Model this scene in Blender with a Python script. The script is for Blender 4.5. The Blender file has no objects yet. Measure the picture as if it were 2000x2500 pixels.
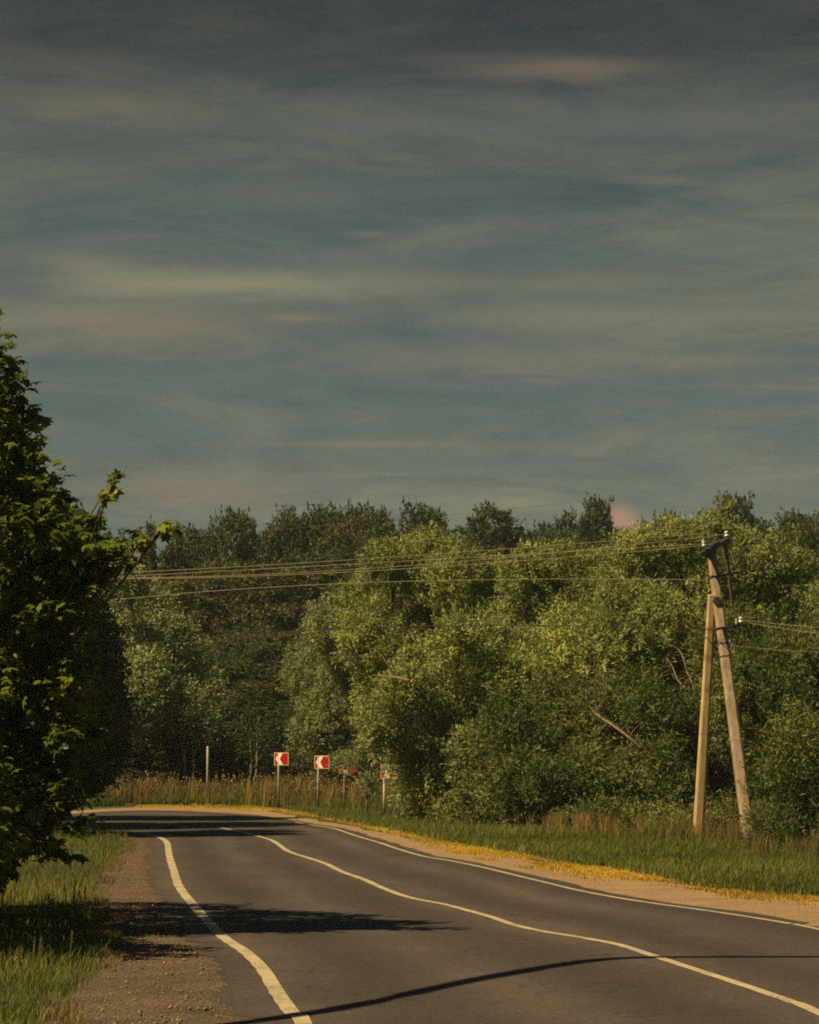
import bpy, math, random
import numpy as np
from mathutils import Vector
R = np.random.default_rng(7)
random.seed(7)
SC = bpy.context.scene
COL = SC.collection
# ------------------------------------------------------------------ camera geometry (metres; camera stands at the origin, 2 m up)
F = 8333.0; H = 2.0; PITCH = math.atan(590 / F)
cp, sp = math.cos(PITCH), math.sin(PITCH)
def ray(px, py):
    a = (px - 1000) / F; b = (1250 - py) / F
    return np.array([a, cp - b * sp, sp + b * cp])
def G(px, py, z=0.0):                 # where the ground is seen
    r = ray(px, py); t = (z - H) / r[2]
    return np.array([r[0] * t, r[1] * t, z])
def P(px, py, d):                     # a point d metres away
    r = ray(px, py); t = d / r[1]
    return np.array([r[0] * t, d, H + r[2] * t])
SUN_EL = math.radians(51); SUN_AZ = math.radians(26)   # from the left, a little behind the camera
SDX, SDY = math.cos(SUN_AZ), math.sin(SUN_AZ)           # ground direction shadows fall

# ------------------------------------------------------------------ objects
def tag(o, label=None, cat=None, group=None, kind=None):
    if label: o['label'] = label
    if cat: o['category'] = cat
    if group: o['group'] = group
    if kind: o['kind'] = kind
    return o
def empty(name, loc, label, cat, group=None, kind=None):
    o = bpy.data.objects.new(name, None); COL.objects.link(o); o.location = loc
    o.empty_display_size = .2
    return tag(o, label, cat, group, kind)
def mesh_np(name, V, FA, mat, parent=None, attrs=None, smooth=False, origin=None):
    """V (n,3); FA = list of (m,k) index arrays"""
    me = bpy.data.meshes.new(name)
    V = np.asarray(V, dtype=np.float32)
    if origin is not None: V = V - np.asarray(origin, dtype=np.float32)
    me.vertices.add(len(V)); me.vertices.foreach_set('co', V.ravel())
    if not isinstance(FA, list): FA = [FA]
    FA = [np.asarray(f, dtype=np.int32) for f in FA if len(f)]
    nl = sum(f.size for f in FA); npoly = sum(len(f) for f in FA)
    me.loops.add(nl); me.loops.foreach_set('vertex_index', np.concatenate([f.ravel() for f in FA]))
    me.polygons.add(npoly)
    tot = np.concatenate([np.full(len(f), f.shape[1], dtype=np.int32) for f in FA])
    st = np.concatenate([[0], np.cumsum(tot)[:-1]]).astype(np.int32)
    me.polygons.foreach_set('loop_start', st)
    if smooth: me.polygons.foreach_set('use_smooth', np.ones(npoly, dtype=bool))
    if attrs:
        for k, a in attrs.items():
            at = me.attributes.new(k, 'FLOAT', 'POINT'); at.data.foreach_set('value', np.asarray(a, dtype=np.float32))
    me.update(calc_edges=True)
    me.materials.append(mat)
    o = bpy.data.objects.new(name, me); COL.objects.link(o)
    if parent: o.parent = parent
    return o
class MB:
    def __init__(s): s.v = []; s.f = []
    def add(s, V, Fs):
        n = sum(len(a) for a in s.v); s.v.append(np.asarray(V, float)); s.f += [tuple(i + n for i in f) for f in Fs]
    def tube(s, pts, rad, n=8, cap=True, sq=None, rot=0.0):
        pts = np.asarray(pts, float); rad = np.broadcast_to(np.asarray(rad, float), (len(pts),))
        V = []; up0 = np.array([0.0, 1.0, 0.0])
        for i, p in enumerate(pts):
            t = pts[min(i + 1, len(pts) - 1)] - pts[max(i - 1, 0)]; t = t / (np.linalg.norm(t) + 1e-9)
            a = up0 if abs(t[1]) < .9 else np.array([1.0, 0, 0])
            u = np.cross(a, t); u /= np.linalg.norm(u); w = np.cross(t, u)
            for k in range(n):
                th = 2 * math.pi * (k + .5) / n + rot; c, q = math.cos(th), math.sin(th)
                if sq:
                    e = sq[2]; c = math.copysign(abs(c) ** e, c) * sq[0]; q = math.copysign(abs(q) ** e, q) * sq[1]
                V.append(p + rad[i] * (u * c + w * q))
        Fs = []
        for i in range(len(pts) - 1):
            for k in range(n):
                a = i * n + k; b = i * n + (k + 1) % n; Fs.append((a, b, b + n, a + n))
        if cap: Fs += [tuple(reversed(range(n))), tuple(range((len(pts) - 1) * n, len(pts) * n))]
        s.add(V, Fs)
    def box(s, c, d, ax=None):
        ax = np.eye(3) if ax is None else np.asarray(ax, float)
        V = [np.asarray(c) + .5 * (ax[0] * d[0] * i + ax[1] * d[1] * j + ax[2] * d[2] * k) for i in (-1, 1) for j in (-1, 1) for k in (-1, 1)]
        s.add(V, [(0, 1, 3, 2), (4, 6, 7, 5), (0, 4, 5, 1), (2, 3, 7, 6), (0, 2, 6, 4), (1, 5, 7, 3)])
    def build(s, name, mat, parent=None, smooth=False, bevel=0, origin=None):
        me = bpy.data.meshes.new(name); V = np.concatenate(s.v)
        if origin is not None: V = V - np.asarray(origin)
        me.from_pydata(V.tolist(), [], s.f); me.materials.append(mat)
        if smooth: me.polygons.foreach_set('use_smooth', np.ones(len(me.polygons), dtype=bool))
        me.update()
        o = bpy.data.objects.new(name, me); COL.objects.link(o)
        if bevel:
            b = o.modifiers.new('bevel', 'BEVEL'); b.width = bevel; b.segments = 2
        if parent: o.parent = parent
        return o

# ------------------------------------------------------------------ materials
def newmat(name):
    m = bpy.data.materials.new(name); m.use_nodes = True
    nt = m.node_tree; nt.nodes.clear()
    return m, nt
def N(nt, t, **k):
    n = nt.nodes.new(t)
    for a, b in k.items():
        if a in n.inputs.keys(): n.inputs[a].default_value = b
        else: setattr(n, a, b)
    return n
def L(nt, a, b): nt.links.new(a, b)
def ramp(nt, fac, stops, interp='LINEAR'):
    r = nt.nodes.new('ShaderNodeValToRGB'); cr = r.color_ramp; cr.interpolation = interp
    while len(cr.elements) < len(stops): cr.elements.new(.5)
    for e, (p, c) in zip(cr.elements, stops): e.position = p; e.color = (*c, 1) if len(c) == 3 else c
    L(nt, fac, r.inputs[0]); return r.outputs[0]
def math_(nt, op, a, b=None, c=None):
    m = nt.nodes.new('ShaderNodeMath'); m.operation = op
    for i, x in enumerate((a, b, c)):
        if x is None: continue
        if isinstance(x, (int, float)): m.inputs[i].default_value = x
        else: L(nt, x, m.inputs[i])
    return m.outputs[0]
def mixc(nt, f, a, b, mode='MIX'):
    m = nt.nodes.new('ShaderNodeMix'); m.data_type = 'RGBA'; m.blend_type = mode
    for s, x in ((m.inputs[0], f), (m.inputs[6], a), (m.inputs[7], b)):
        if isinstance(x, (int, float)): s.default_value = x
        elif isinstance(x, tuple): s.default_value = (*x, 1) if len(x) == 3 else x
        else: L(nt, x, s)
    return m.outputs[2]
def noise(nt, scale, detail=4, rough=.55, vec=None, dist=0.0):
    n = nt.nodes.new('ShaderNodeTexNoise'); n.inputs['Scale'].default_value = scale
    n.inputs['Detail'].default_value = detail; n.inputs['Roughness'].default_value = rough; n.inputs['Distortion'].default_value = dist
    if vec is None:
        tc = nt.nodes.new('ShaderNodeNewGeometry'); vec = tc.outputs['Position']
    L(nt, vec, n.inputs['Vector']); return n.outputs['Fac']
def finish(nt, col, rough=.8, spec=.3, bump=None, bstr=.3, bdist=.02, metal=0, transl=0, tcol=None):
    p = nt.nodes.new('ShaderNodeBsdfPrincipled'); o = nt.nodes.new('ShaderNodeOutputMaterial')
    if isinstance(col, tuple): p.inputs['Base Color'].default_value = (*col, 1)
    else: L(nt, col, p.inputs['Base Color'])
    if isinstance(rough, (int, float)): p.inputs['Roughness'].default_value = rough
    else: L(nt, rough, p.inputs['Roughness'])
    p.inputs['Specular IOR Level'].default_value = spec; p.inputs['Metallic'].default_value = metal
    if bump is not None:
        b = nt.nodes.new('ShaderNodeBump'); b.inputs['Strength'].default_value = bstr; b.inputs['Distance'].default_value = bdist
        L(nt, bump, b.inputs['Height']); L(nt, b.outputs[0], p.inputs['Normal'])
    out = p.outputs[0]
    if transl:
        t = nt.nodes.new('ShaderNodeBsdfTranslucent'); L(nt, tcol if tcol is not None else col, t.inputs[0])
        mx = nt.nodes.new('ShaderNodeMixShader'); mx.inputs[0].default_value = transl
        L(nt, p.outputs[0], mx.inputs[1]); L(nt, t.outputs[0], mx.inputs[2]); out = mx.outputs[0]
    L(nt, out, o.inputs[0])
def leaf_mat(name, dark, mid, light, under=None, transl=.3, rough=.55, spec=.25, objvar=0.0):
    m, nt = newmat(name)
    a = N(nt, 'ShaderNodeAttribute', attribute_name='rnd'); c = N(nt, 'ShaderNodeAttribute', attribute_name='clump')
    v = math_(nt, 'ADD', math_(nt, 'MULTIPLY', a.outputs['Fac'], .3), math_(nt, 'MULTIPLY', c.outputs['Fac'], .7))
    col = ramp(nt, v, [(0.1, dark), (.5, mid), (.9, light)])
    if under:
        g = nt.nodes.new('ShaderNodeNewGeometry'); col = mixc(nt, math_(nt, 'MULTIPLY', g.outputs['Backfacing'], .8), col, under)
    if objvar:
        oi = nt.nodes.new('ShaderNodeObjectInfo')
        tint = ramp(nt, oi.outputs['Random'], [(0, (1.0, .80, .66)), (.35, (.8, .95, .8)), (.7, (1.1, 1.05, .85)), (1, (.75, .9, .95))])
        col = mixc(nt, objvar, col, tint, 'MULTIPLY')
    tc = mixc(nt, 1.0, col, (1.25, 1.25, .55), 'MULTIPLY')
    finish(nt, col, rough, spec, transl=transl, tcol=tc)
    return m
M = {}
M['willow'] = leaf_mat('willow_leaf', (.09, .115, .026), (.20, .245, .054), (.41, .43, .095), under=(.20, .24, .12), transl=.24)
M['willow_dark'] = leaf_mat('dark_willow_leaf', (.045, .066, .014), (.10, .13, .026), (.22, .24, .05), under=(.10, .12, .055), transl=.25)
M['silver'] = leaf_mat('silver_leaf', (.09, .12, .038), (.18, .22, .072), (.31, .34, .12), under=(.20, .23, .12), transl=.2)
M['forest'] = leaf_mat('forest_leaf', (.034, .047, .015), (.058, .073, .021), (.10, .11, .032), transl=.3, objvar=.6)
M['maple'] = leaf_mat('maple_leaf', (.055, .088, .012), (.125, .165, .020), (.24, .27, .030), transl=.48, spec=.35, rough=.45)
M['dark_tree'] = leaf_mat('dark_tree_leaf', (.03, .05, .011), (.055, .08, .018), (.10, .125, .026), transl=.22)
M['grass'] = leaf_mat('grass_blade', (.05, .075, .011), (.10, .13, .018), (.19, .19, .028), transl=.3)
M['dry'] = leaf_mat('dry_grass_blade', (.26, .17, .03), (.46, .31, .035), (.66, .46, .05), transl=.3)
M['tan'] = leaf_mat('seeding_grass_blade', (.10, .08, .03), (.17, .13, .05), (.26, .19, .07), transl=.25)
M['weed'] = leaf_mat('meadow_blade', (.06, .075, .02), (.14, .125, .036), (.32, .20, .06), transl=.3)

def bark_mat(name, a, b, scale=6):
    m, nt = newmat(name)
    tc = nt.nodes.new('ShaderNodeNewGeometry'); mp = N(nt, 'ShaderNodeMapping'); mp.inputs['Scale'].default_value = (1, 1, .25)
    L(nt, tc.outputs['Position'], mp.inputs[0]); n = noise(nt, scale * 3, 5, .6, mp.outputs[0])
    finish(nt, ramp(nt, n, [(.3, a), (.7, b)]), .9, .15, bump=n, bstr=.6, bdist=.03)
    return m
M['bark'] = bark_mat('grey_brown_bark', (.07, .05, .035), (.16, .12, .08))
M['pale_bark'] = bark_mat('pale_dead_wood', (.13, .095, .06), (.25, .185, .11))
M['birch'] = bark_mat('sapling_bark', (.16, .14, .11), (.36, .31, .24))

# asphalt, with long streaks that follow the lanes
m, nt = newmat('asphalt'); M['asphalt'] = m
uv = nt.nodes.new('ShaderNodeUVMap'); uv.uv_map = 'UVMap'
mp = N(nt, 'ShaderNodeMapping'); mp.inputs['Scale'].default_value = (9, .12, 1); L(nt, uv.outputs[0], mp.inputs[0])
st = noise(nt, 1.0, 5, .6, mp.outputs[0])
big = noise(nt, .35, 4, .6); fine = noise(nt, 90, 3, .8); mid = noise(nt, 7, 5, .65)
sep = nt.nodes.new('ShaderNodeSeparateXYZ'); L(nt, uv.outputs[0], sep.inputs[0])
trk = math_(nt, 'MULTIPLY', math_(nt, 'SINE', math_(nt, 'MULTIPLY', sep.outputs[0], 25.1)), .12)
v = math_(nt, 'ADD', math_(nt, 'ADD', math_(nt, 'MULTIPLY', st, .5), math_(nt, 'MULTIPLY', big, .3)), math_(nt, 'ADD', math_(nt, 'MULTIPLY', mid, .2), trk))
c = ramp(nt, v, [(.3, (.032, .028, .024)), (.55, (.050, .042, .035)), (.75, (.076, .063, .050))])
c = mixc(nt, 1.0, c, ramp(nt, fine, [(.3, (.55, .55, .56)), (.7, (1.5, 1.5, 1.45))]), 'MULTIPLY')
vo = nt.nodes.new('ShaderNodeTexVoronoi'); vo.feature = 'DISTANCE_TO_EDGE'; vo.inputs['Scale'].default_value = .55
gq = nt.nodes.new('ShaderNodeNewGeometry'); wn = nt.nodes.new('ShaderNodeTexNoise'); wn.inputs['Scale'].default_value = 1.6; wn.inputs['Detail'].default_value = 5; L(nt, gq.outputs['Position'], wn.inputs['Vector'])
vm = nt.nodes.new('ShaderNodeVectorMath'); vm.operation = 'MULTIPLY_ADD'; L(nt, wn.outputs['Color'], vm.inputs[0]); vm.inputs[1].default_value = (.9, .9, .9); L(nt, gq.outputs['Position'], vm.inputs[2]); L(nt, vm.outputs[0], vo.inputs['Vector'])
ck = math_(nt, 'MULTIPLY', math_(nt, 'LESS_THAN', vo.outputs['Distance'], .006), math_(nt, 'GREATER_THAN', noise(nt, .22, 2), .54))
c = mixc(nt, math_(nt, 'MULTIPLY', ck, .65), c, (.012, .010, .009))
g2 = noise(nt, 16, 3, .9); c = mixc(nt, 1.0, c, ramp(nt, g2, [(.34, (.6, .6, .6)), (.66, (1.45, 1.45, 1.42))]), 'MULTIPLY')
sp_ = noise(nt, 38, 2, .9); c = mixc(nt, math_(nt, 'MULTIPLY', math_(nt, 'GREATER_THAN', sp_, .66), .4), c, (.19, .15, .11))
finish(nt, c, .82, .25, bump=fine, bstr=.6, bdist=.008)
# line paint: worn, with specks of asphalt
m, nt = newmat('line_paint'); M['paint'] = m
n1 = noise(nt, 30, 5, .7); n2 = noise(nt, 1.2, 3)
v = math_(nt, 'ADD', math_(nt, 'MULTIPLY', n1, .7), math_(nt, 'MULTIPLY', n2, .3))
finish(nt, ramp(nt, v, [(.38, (.12, .10, .07)), (.48, (.36, .31, .18)), (.7, (.54, .46, .26))]), .6, .3, bump=n1, bstr=.2, bdist=.003)
# gravel
def gravel(name, a, b, c3):
    m, nt = newmat(name)
    vo = nt.nodes.new('ShaderNodeTexVoronoi'); vo.inputs['Scale'].default_value = 38
    g = nt.nodes.new('ShaderNodeNewGeometry'); L(nt, g.outputs['Position'], vo.inputs['Vector'])
    sepc = nt.nodes.new('ShaderNodeSeparateColor'); L(nt, vo.outputs['Color'], sepc.inputs[0])
    big = noise(nt, 1.1, 6, .65); md = noise(nt, 9, 4, .7)
    v = math_(nt, 'ADD', math_(nt, 'MULTIPLY', big, .55), math_(nt, 'ADD', math_(nt, 'MULTIPLY', md, .25), math_(nt, 'MULTIPLY', sepc.outputs[0], .25)))
    col = ramp(nt, v, [(.3, a), (.5, b), (.78, c3)])
    h = math_(nt, 'ADD', math_(nt, 'MULTIPLY', vo.outputs['Distance'], -1.0), md)
    finish(nt, col, .92, .12, bump=h, bstr=.8, bdist=.03)
    return m
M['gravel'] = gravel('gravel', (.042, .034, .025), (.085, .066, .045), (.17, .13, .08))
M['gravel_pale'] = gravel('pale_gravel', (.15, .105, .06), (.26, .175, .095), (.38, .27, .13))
m, nt = newmat('soil'); M['soil'] = m
n1 = noise(nt, .25, 6, .6); n2 = noise(nt, 6, 5, .7)
v = math_(nt, 'ADD', math_(nt, 'MULTIPLY', n1, .6), math_(nt, 'MULTIPLY', n2, .4))
finish(nt, ramp(nt, v, [(.3, (.03, .04, .01)), (.55, (.06, .065, .018)), (.75, (.11, .09, .03))]), .95, .1, bump=n2, bstr=.8, bdist=.06)
# concrete
def concrete(name, a, b, stain):
    m, nt = newmat(name)
    g = nt.nodes.new('ShaderNodeNewGeometry'); mp = N(nt, 'ShaderNodeMapping'); mp.inputs['Scale'].default_value = (6, 6, .9)
    L(nt, g.outputs['Position'], mp.inputs[0]); n1 = noise(nt, 1.6, 7, .68, mp.outputs[0]); n2 = noise(nt, 45, 4, .8); n3 = noise(nt, 3, 3)
    col = ramp(nt, n1, [(.3, a), (.62, b)])
    col = mixc(nt, math_(nt, 'MULTIPLY', ramp(nt, n3, [(.58, (0, 0, 0)), (.68, (1, 1, 1))]), .7), col, stain)
    col = mixc(nt, .6, col, ramp(nt, n2, [(.3, (.6, .6, .6)), (.7, (1.35, 1.35, 1.35))]), 'MULTIPLY')
    finish(nt, col, .9, .15, bump=n1, bstr=.7, bdist=.02)
    return m
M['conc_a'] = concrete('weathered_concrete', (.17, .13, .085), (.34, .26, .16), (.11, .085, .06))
M['conc_b'] = concrete('yellow_tan_concrete', (.34, .25, .12), (.56, .42, .21), (.24, .17, .09))  # strut concrete, brighter and yellower than the pole's
def plain(name, c1, c2, rough=.6, metal=0, spec=.4, sc=12):
    m, nt = newmat(name); n = noise(nt, sc, 4)
    finish(nt, ramp(nt, n, [(.35, c1), (.65, c2)]), rough, spec, metal=metal); return m
M['rust'] = plain('rusty_iron', (.035, .018, .012), (.09, .04, .025), .8)
M['darkmetal'] = plain('dark_iron', (.02, .02, .022), (.045, .04, .038), .6)
M['porcelain'] = plain('white_porcelain', (.46, .47, .46), (.60, .60, .58), .15, spec=.7)
M['galv'] = plain('galvanised_post', (.20, .18, .14), (.34, .31, .25), .6)
M['yellow_post'] = plain('worn_yellow_post', (.28, .24, .13), (.42, .36, .20), .6)
M['white_post'] = plain('whitewashed_post', (.30, .28, .21), (.44, .41, .31), .7)
M['wire'] = plain('aluminium_wire', (.16, .14, .09), (.25, .21, .14), .6, metal=0)
M['wire_dark'] = plain('black_cable', (.012, .012, .012), (.025, .025, .022), .6)
M['sign_red'] = plain('red_reflective', (.34, .006, .012), (.42, .009, .017), .35, sc=30)
M['sign_white'] = plain('white_reflective', (.78, .77, .70), (.88, .86, .80), .35, sc=30)
M['sign_edge'] = plain('faded_sign_rim', (.55, .40, .16), (.72, .55, .26), .5)
M['sign_back'] = plain('sign_back_steel', (.25, .25, .25), (.35, .35, .34), .5, metal=.6)

# ------------------------------------------------------------------ world: Nishita sky seen through thin cloud layers
W = bpy.data.worlds.new('World'); SC.world = W; W.use_nodes = True
nt = W.node_tree; nt.nodes.clear()
sky = nt.nodes.new('ShaderNodeTexSky'); sky.sky_type = 'NISHITA'; sky.sun_disc = False
sky.sun_elevation = SUN_EL; sky.sun_rotation = math.radians(-116)
tc = nt.nodes.new('ShaderNodeTexCoord'); sp3 = nt.nodes.new('ShaderNodeSeparateXYZ'); L(nt, tc.outputs['Generated'], sp3.inputs[0])
az = math_(nt, 'ARCTAN2', sp3.outputs[0], sp3.outputs[1]); el = math_(nt, 'ARCSINE', sp3.outputs[2])
base = ramp(nt, math_(nt, 'MULTIPLY', el, 4.0), [
    (.0, (1.18, 1.22, .98)), (.10, (1.10, 1.19, .97)), (.28, (.98, 1.12, .93)), (.45, (.82, .98, .86)), (.62, (.66, .82, .76)), (.76, (.50, .60, .58)), (.825, (.30, .36, .38)), (.90, (.21, .26, .29)), (1.0, (.17, .22, .25))])
def cvec(sx, sy, off=0.0):
    cb = nt.nodes.new('ShaderNodeCombineXYZ'); L(nt, math_(nt, 'MULTIPLY', az, sx), cb.inputs[0])
    L(nt, math_(nt, 'MULTIPLY', el, sy), cb.inputs[1]); cb.inputs[2].default_value = off; return cb.outputs[0]
n1 = noise(nt, 1.0, 9, .64, cvec(10, 50, 1.3), 1.2)
n2 = noise(nt, 1.0, 8, .7, cvec(34, 150, 4.1), .9)
n3 = noise(nt, 1.0, 3, .5, cvec(4, 26, 7.7), .5)
cl = math_(nt, 'ADD', math_(nt, 'MULTIPLY', n1, .52), math_(nt, 'ADD', math_(nt, 'MULTIPLY', n2, .2), math_(nt, 'MULTIPLY', n3, .3)))
mult = ramp(nt, cl, [(.38, (.60, .74, .84)), (.455, (.80, .89, .94)), (.505, (1.0, 1.0, .98)), (.55, (1.24, 1.16, 1.03)), (.64, (1.52, 1.34, 1.10))])
col = mixc(nt, 1.0, base, mult, 'MULTIPLY')
wob = math_(nt, 'MULTIPLY', math_(nt, 'SUBTRACT', n2, .5), 2.2); wob2 = math_(nt, 'MULTIPLY', math_(nt, 'SUBTRACT', n1, .5), 1.5)
# clouds that stand in given directions: (x, y, half width, half height, tint, amount)
CL = [(1340, 155, 230, 26, (.92, .74, .58), .85), (1100, 130, 120, 18, (.55, .52, .48), .5), (230, 250, 190, 28, (.82, .78, .62), .7), (120, 275, 110, 16, (.9, .84, .66), .5), (1500, 300, 620, 40, (.78, .80, .74), .6), (700, 290, 500, 22, (.70, .74, .68), .4),
      (500, 690, 500, 34, (1.38, 1.32, .94), .9), (210, 645, 110, 26, (1.22, 1.14, .84), .75), (340, 670, 160, 18, (1.15, 1.10, .80), .5), (300, 790, 300, 50, (1.22, 1.02, .78), .75), (720, 772, 70, 10, (1.5, 1.15, .80), .5), (1180, 880, 330, 44, (1.18, 1.08, .86), .55),
      (60, 700, 150, 40, (.48, .64, .68), .7), (420, 910, 330, 50, (.62, .82, .80), .6), (1380, 955, 330, 26, (.60, .78, .80), .75), (1200, 1125, 400, 20, (.68, .84, .82), .55), (400, 1060, 380, 40, (.74, .92, .84), .5),
      (500, 1200, 220, 50, (1.30, 1.02, .80), .65), (1518, 1275, 34, 34, (2.4, 1.35, .95), .9), (1600, 1288, 50, 14, (1.7, 1.2, .95), .5), (1480, 770, 560, 34, (1.10, 1.12, .86), .6), (600, 470, 420, 50, (.86, .92, .80), .45), (1450, 690, 350, 24, (1.0, 1.04, .82), .5), (900, 1085, 280, 8, (1.4, 1.1, .78), .5), (900, 565, 60, 10, (1.2, 1.1, .78), .4), (1700, 880, 200, 14, (1.3, 1.08, .8), .4), (1100, 630, 700, 26, (.58, .76, .76), .5)]
for (x, y, rx, ry, tint, am) in CL:
    a0 = math.atan((x - 1000) / F); e0 = math.atan((1840 - y) / F); 
    dx = math_(nt, 'MULTIPLY', math_(nt, 'SUBTRACT', az, a0), F / rx); dy = math_(nt, 'MULTIPLY', math_(nt, 'SUBTRACT', el, e0), F / ry)
    k = .45 if rx > 100 else .15
    dx = math_(nt, 'ADD', dx, math_(nt, 'MULTIPLY', wob2, k * 2.4)); dy = math_(nt, 'ADD', dy, math_(nt, 'MULTIPLY', wob, k * 2.4))
    d2 = math_(nt, 'ADD', math_(nt, 'MULTIPLY', dx, dx), math_(nt, 'MULTIPLY', dy, dy))
    f = math_(nt, 'MULTIPLY', math_(nt, 'POWER', 2.71828, math_(nt, 'MULTIPLY', d2, -1.0)), am)
    col = mixc(nt, f, col, (tint[0] * (1.22 if tint[0] > tint[2] * 1.15 else .98), tint[1] * (1.17 if tint[0] > tint[2] * 1.15 else 1.04), tint[2] * 1.06))
hi = nt.nodes.new('ShaderNodeMapRange'); L(nt, el, hi.inputs[0]); hi.inputs[1].default_value = .22; hi.inputs[2].default_value = .8; hi.inputs[3].default_value = .04; hi.inputs[4].default_value = .45
skyd = mixc(nt, 1.0, sky.outputs[0], (.22, .24, .26), 'MULTIPLY')
col = mixc(nt, 1.0, col, (1.02, 1.01, .95), 'MULTIPLY')
col = mixc(nt, hi.outputs[0], col, skyd)
bg = nt.nodes.new('ShaderNodeBackground'); bg.inputs[1].default_value = .1; L(nt, col, bg.inputs[0])
wo = nt.nodes.new('ShaderNodeOutputWorld'); L(nt, bg.outputs[0], wo.inputs[0])
sun = bpy.data.lights.new('sun', 'SUN'); sun.energy = 5.0; sun.angle = math.radians(.53); sun.color = (1.0, .76, .44)
so = bpy.data.objects.new('sun', sun); COL.objects.link(so)
sd = Vector((SDX * math.cos(SUN_EL), SDY * math.cos(SUN_EL), -math.sin(SUN_EL)))
so.rotation_euler = sd.to_track_quat('-Z', 'Y').to_euler(); so.location = (-20, -10, 30)

cam = bpy.data.cameras.new('camera'); co = bpy.data.objects.new('camera', cam); COL.objects.link(co); SC.camera = co
cam.sensor_fit = 'HORIZONTAL'; cam.sensor_width = 24; cam.lens = 24 * F / 2000; cam.clip_end = 6000; cam.clip_start = .5
co.location = (0, 0, H); co.rotation_euler = (math.pi / 2 + PITCH, 0, 0)
SC.view_settings.view_transform = 'Standard'; SC.view_settings.look = 'None'; SC.view_settings.exposure = .6; SC.view_settings.gamma = 1
SC.cycles.use_denoising = False; SC.cycles.filter_width = 1.9; SC.cycles.max_bounces = 6; SC.cycles.transparent_max_bounces = 4; SC.cycles.diffuse_bounces = 3; SC.cycles.caustics_reflective = False; SC.cycles.caustics_refractive = False
try: SC.cycles.denoiser = 'OPENIMAGEDENOISE'
except Exception: pass

# ------------------------------------------------------------------ ground, road, shoulders, lines
def smooth_path(pts, n=6):
    pts = np.asarray(pts, float); Q = np.vstack([2 * pts[0] - pts[1], pts, 2 * pts[-1] - pts[-2]]); out = []
    for i in range(1, len(Q) - 2):
        for k in range(n):
            t = k / n; a, b, c, d = Q[i - 1], Q[i], Q[i + 1], Q[i + 2]
            out.append(.5 * ((2 * b) + (-a + c) * t + (2 * a - 5 * b + 4 * c - d) * t * t + (-a + 3 * b - 3 * c + d) * t ** 3))
    out.append(pts[-1]); return np.array(out)
def resample(p, n):
    d = np.concatenate([[0], np.cumsum(np.linalg.norm(np.diff(p, axis=0), axis=1))]); t = np.linspace(0, d[-1], n)
    return np.stack([np.interp(t, d, p[:, k]) for k in range(p.shape[1])], 1)
def pix(l): return [G(*q)[:2] for q in l]
LL = pix([(739, 2499), (717, 2480), (694, 2451), (671, 2416), (647, 2376), (622, 2347), (593, 2322), (563, 2303), (538, 2284), (505, 2249), (472, 2211), (451, 2186), (434, 2159), (424, 2126), (415, 2097), (411, 2076), (409, 2062), (400, 2051), (380, 2043), (359, 2037), (326, 2034)])
CC = pix([(2000, 2476), (1928, 2447), (1812, 2407), (1696, 2369), (1626, 2346), (1586, 2333), (1545, 2319), (1499, 2306), (1406, 2289), (1325, 2276), (1255, 2260), (1203, 2242), (1139, 2224), (1081, 2209), (1000, 2193), (940, 2172), (889, 2149), (836, 2130), (795, 2110), (753, 2096), (727, 2088), (701, 2078), (680, 2063), (662, 2052), (638, 2045), (607, 2036), (576, 2029), (539, 2022)])
RR = pix([(2000, 2271), (1928, 2257), (1812, 2238), (1696, 2221), (1580, 2205), (1493, 2191), (1406, 2174), (1348, 2160), (1261, 2139), (1174, 2118), (1100, 2103), (1035, 2092), (972, 2074), (925, 2058), (883, 2046), (847, 2034), (816, 2024), (774, 2017), (743, 2012), (722, 2008)])
LLp = smooth_path([(.15, -8), (.0, 8), (-.38, 18)] + LL)
CCp = smooth_path([(3.9, -8), (3.85, 8), (3.5, 18)] + CC)
RRp = smooth_path([(7.4, -8), (7.3, 8), (6.9, 18), (6.2, 27)] + RR)
# no two paint runs fold back on themselves
def offset(p, w):
    t = np.gradient(p, axis=0); t /= np.linalg.norm(t, axis=1)[:, None] + 1e-9
    return p + np.stack([-t[:, 1], t[:, 0]], 1) * w
def strip(name, p, w, z, mat):
    jit = 1 + .08 * np.sin(np.arange(len(p)) * 1.7)
    a = offset(p, w / 2); b = offset(p, -w / 2)
    a = p + (a - p) * jit[:, None]
    n = len(p); V = np.zeros((2 * n, 3)); V[:n, :2] = a; V[n:, :2] = b; V[:, 2] = z
    i = np.arange(n - 1); Fq = np.stack([i, i + n, i + n + 1, i + 1], 1)
    return mesh_np(name, V, Fq[:, ::-1], mat)
far_R = pix([(690, 1999), (640, 1992), (560, 1986), (470, 1981), (380, 1979), (300, 1980), (230, 1984), (140, 1990), (0, 1998), (-200, 2005)])
far_L = pix([(300, 2033), (270, 2029), (235, 2024), (200, 2022), (120, 2023), (0, 2026), (-200, 2032)])
n = 260
def edge(near, far):
    near = near[np.argsort(near[:, 1])]; yy = np.linspace(0, 1, 210) * (near[-1, 1] - near[0, 1]) + near[0, 1]
    p = np.stack([np.interp(yy, near[:, 1], near[:, 0]), yy], 1)
    q = resample(smooth_path(np.vstack([p[-1:], far]), 4), n - 209)[1:]
    return np.vstack([p, q])
a = edge(offset(LLp, .42)[:-14], np.vstack([offset(LLp, .42)[-8:-4:3], far_L])); b = edge(offset(RRp, -.32)[:-3], far_R)
jl = R.normal(0, .06, n) + np.interp(np.arange(n), np.arange(0, n, 4), R.normal(0, .07, n // 4)); jr = np.interp(np.arange(n), np.arange(0, n, 2), R.normal(0, .035, n // 2))
a[:, 0] += jl; b[:, 0] += jr
m_ = 15; V = []; UV = []
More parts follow.
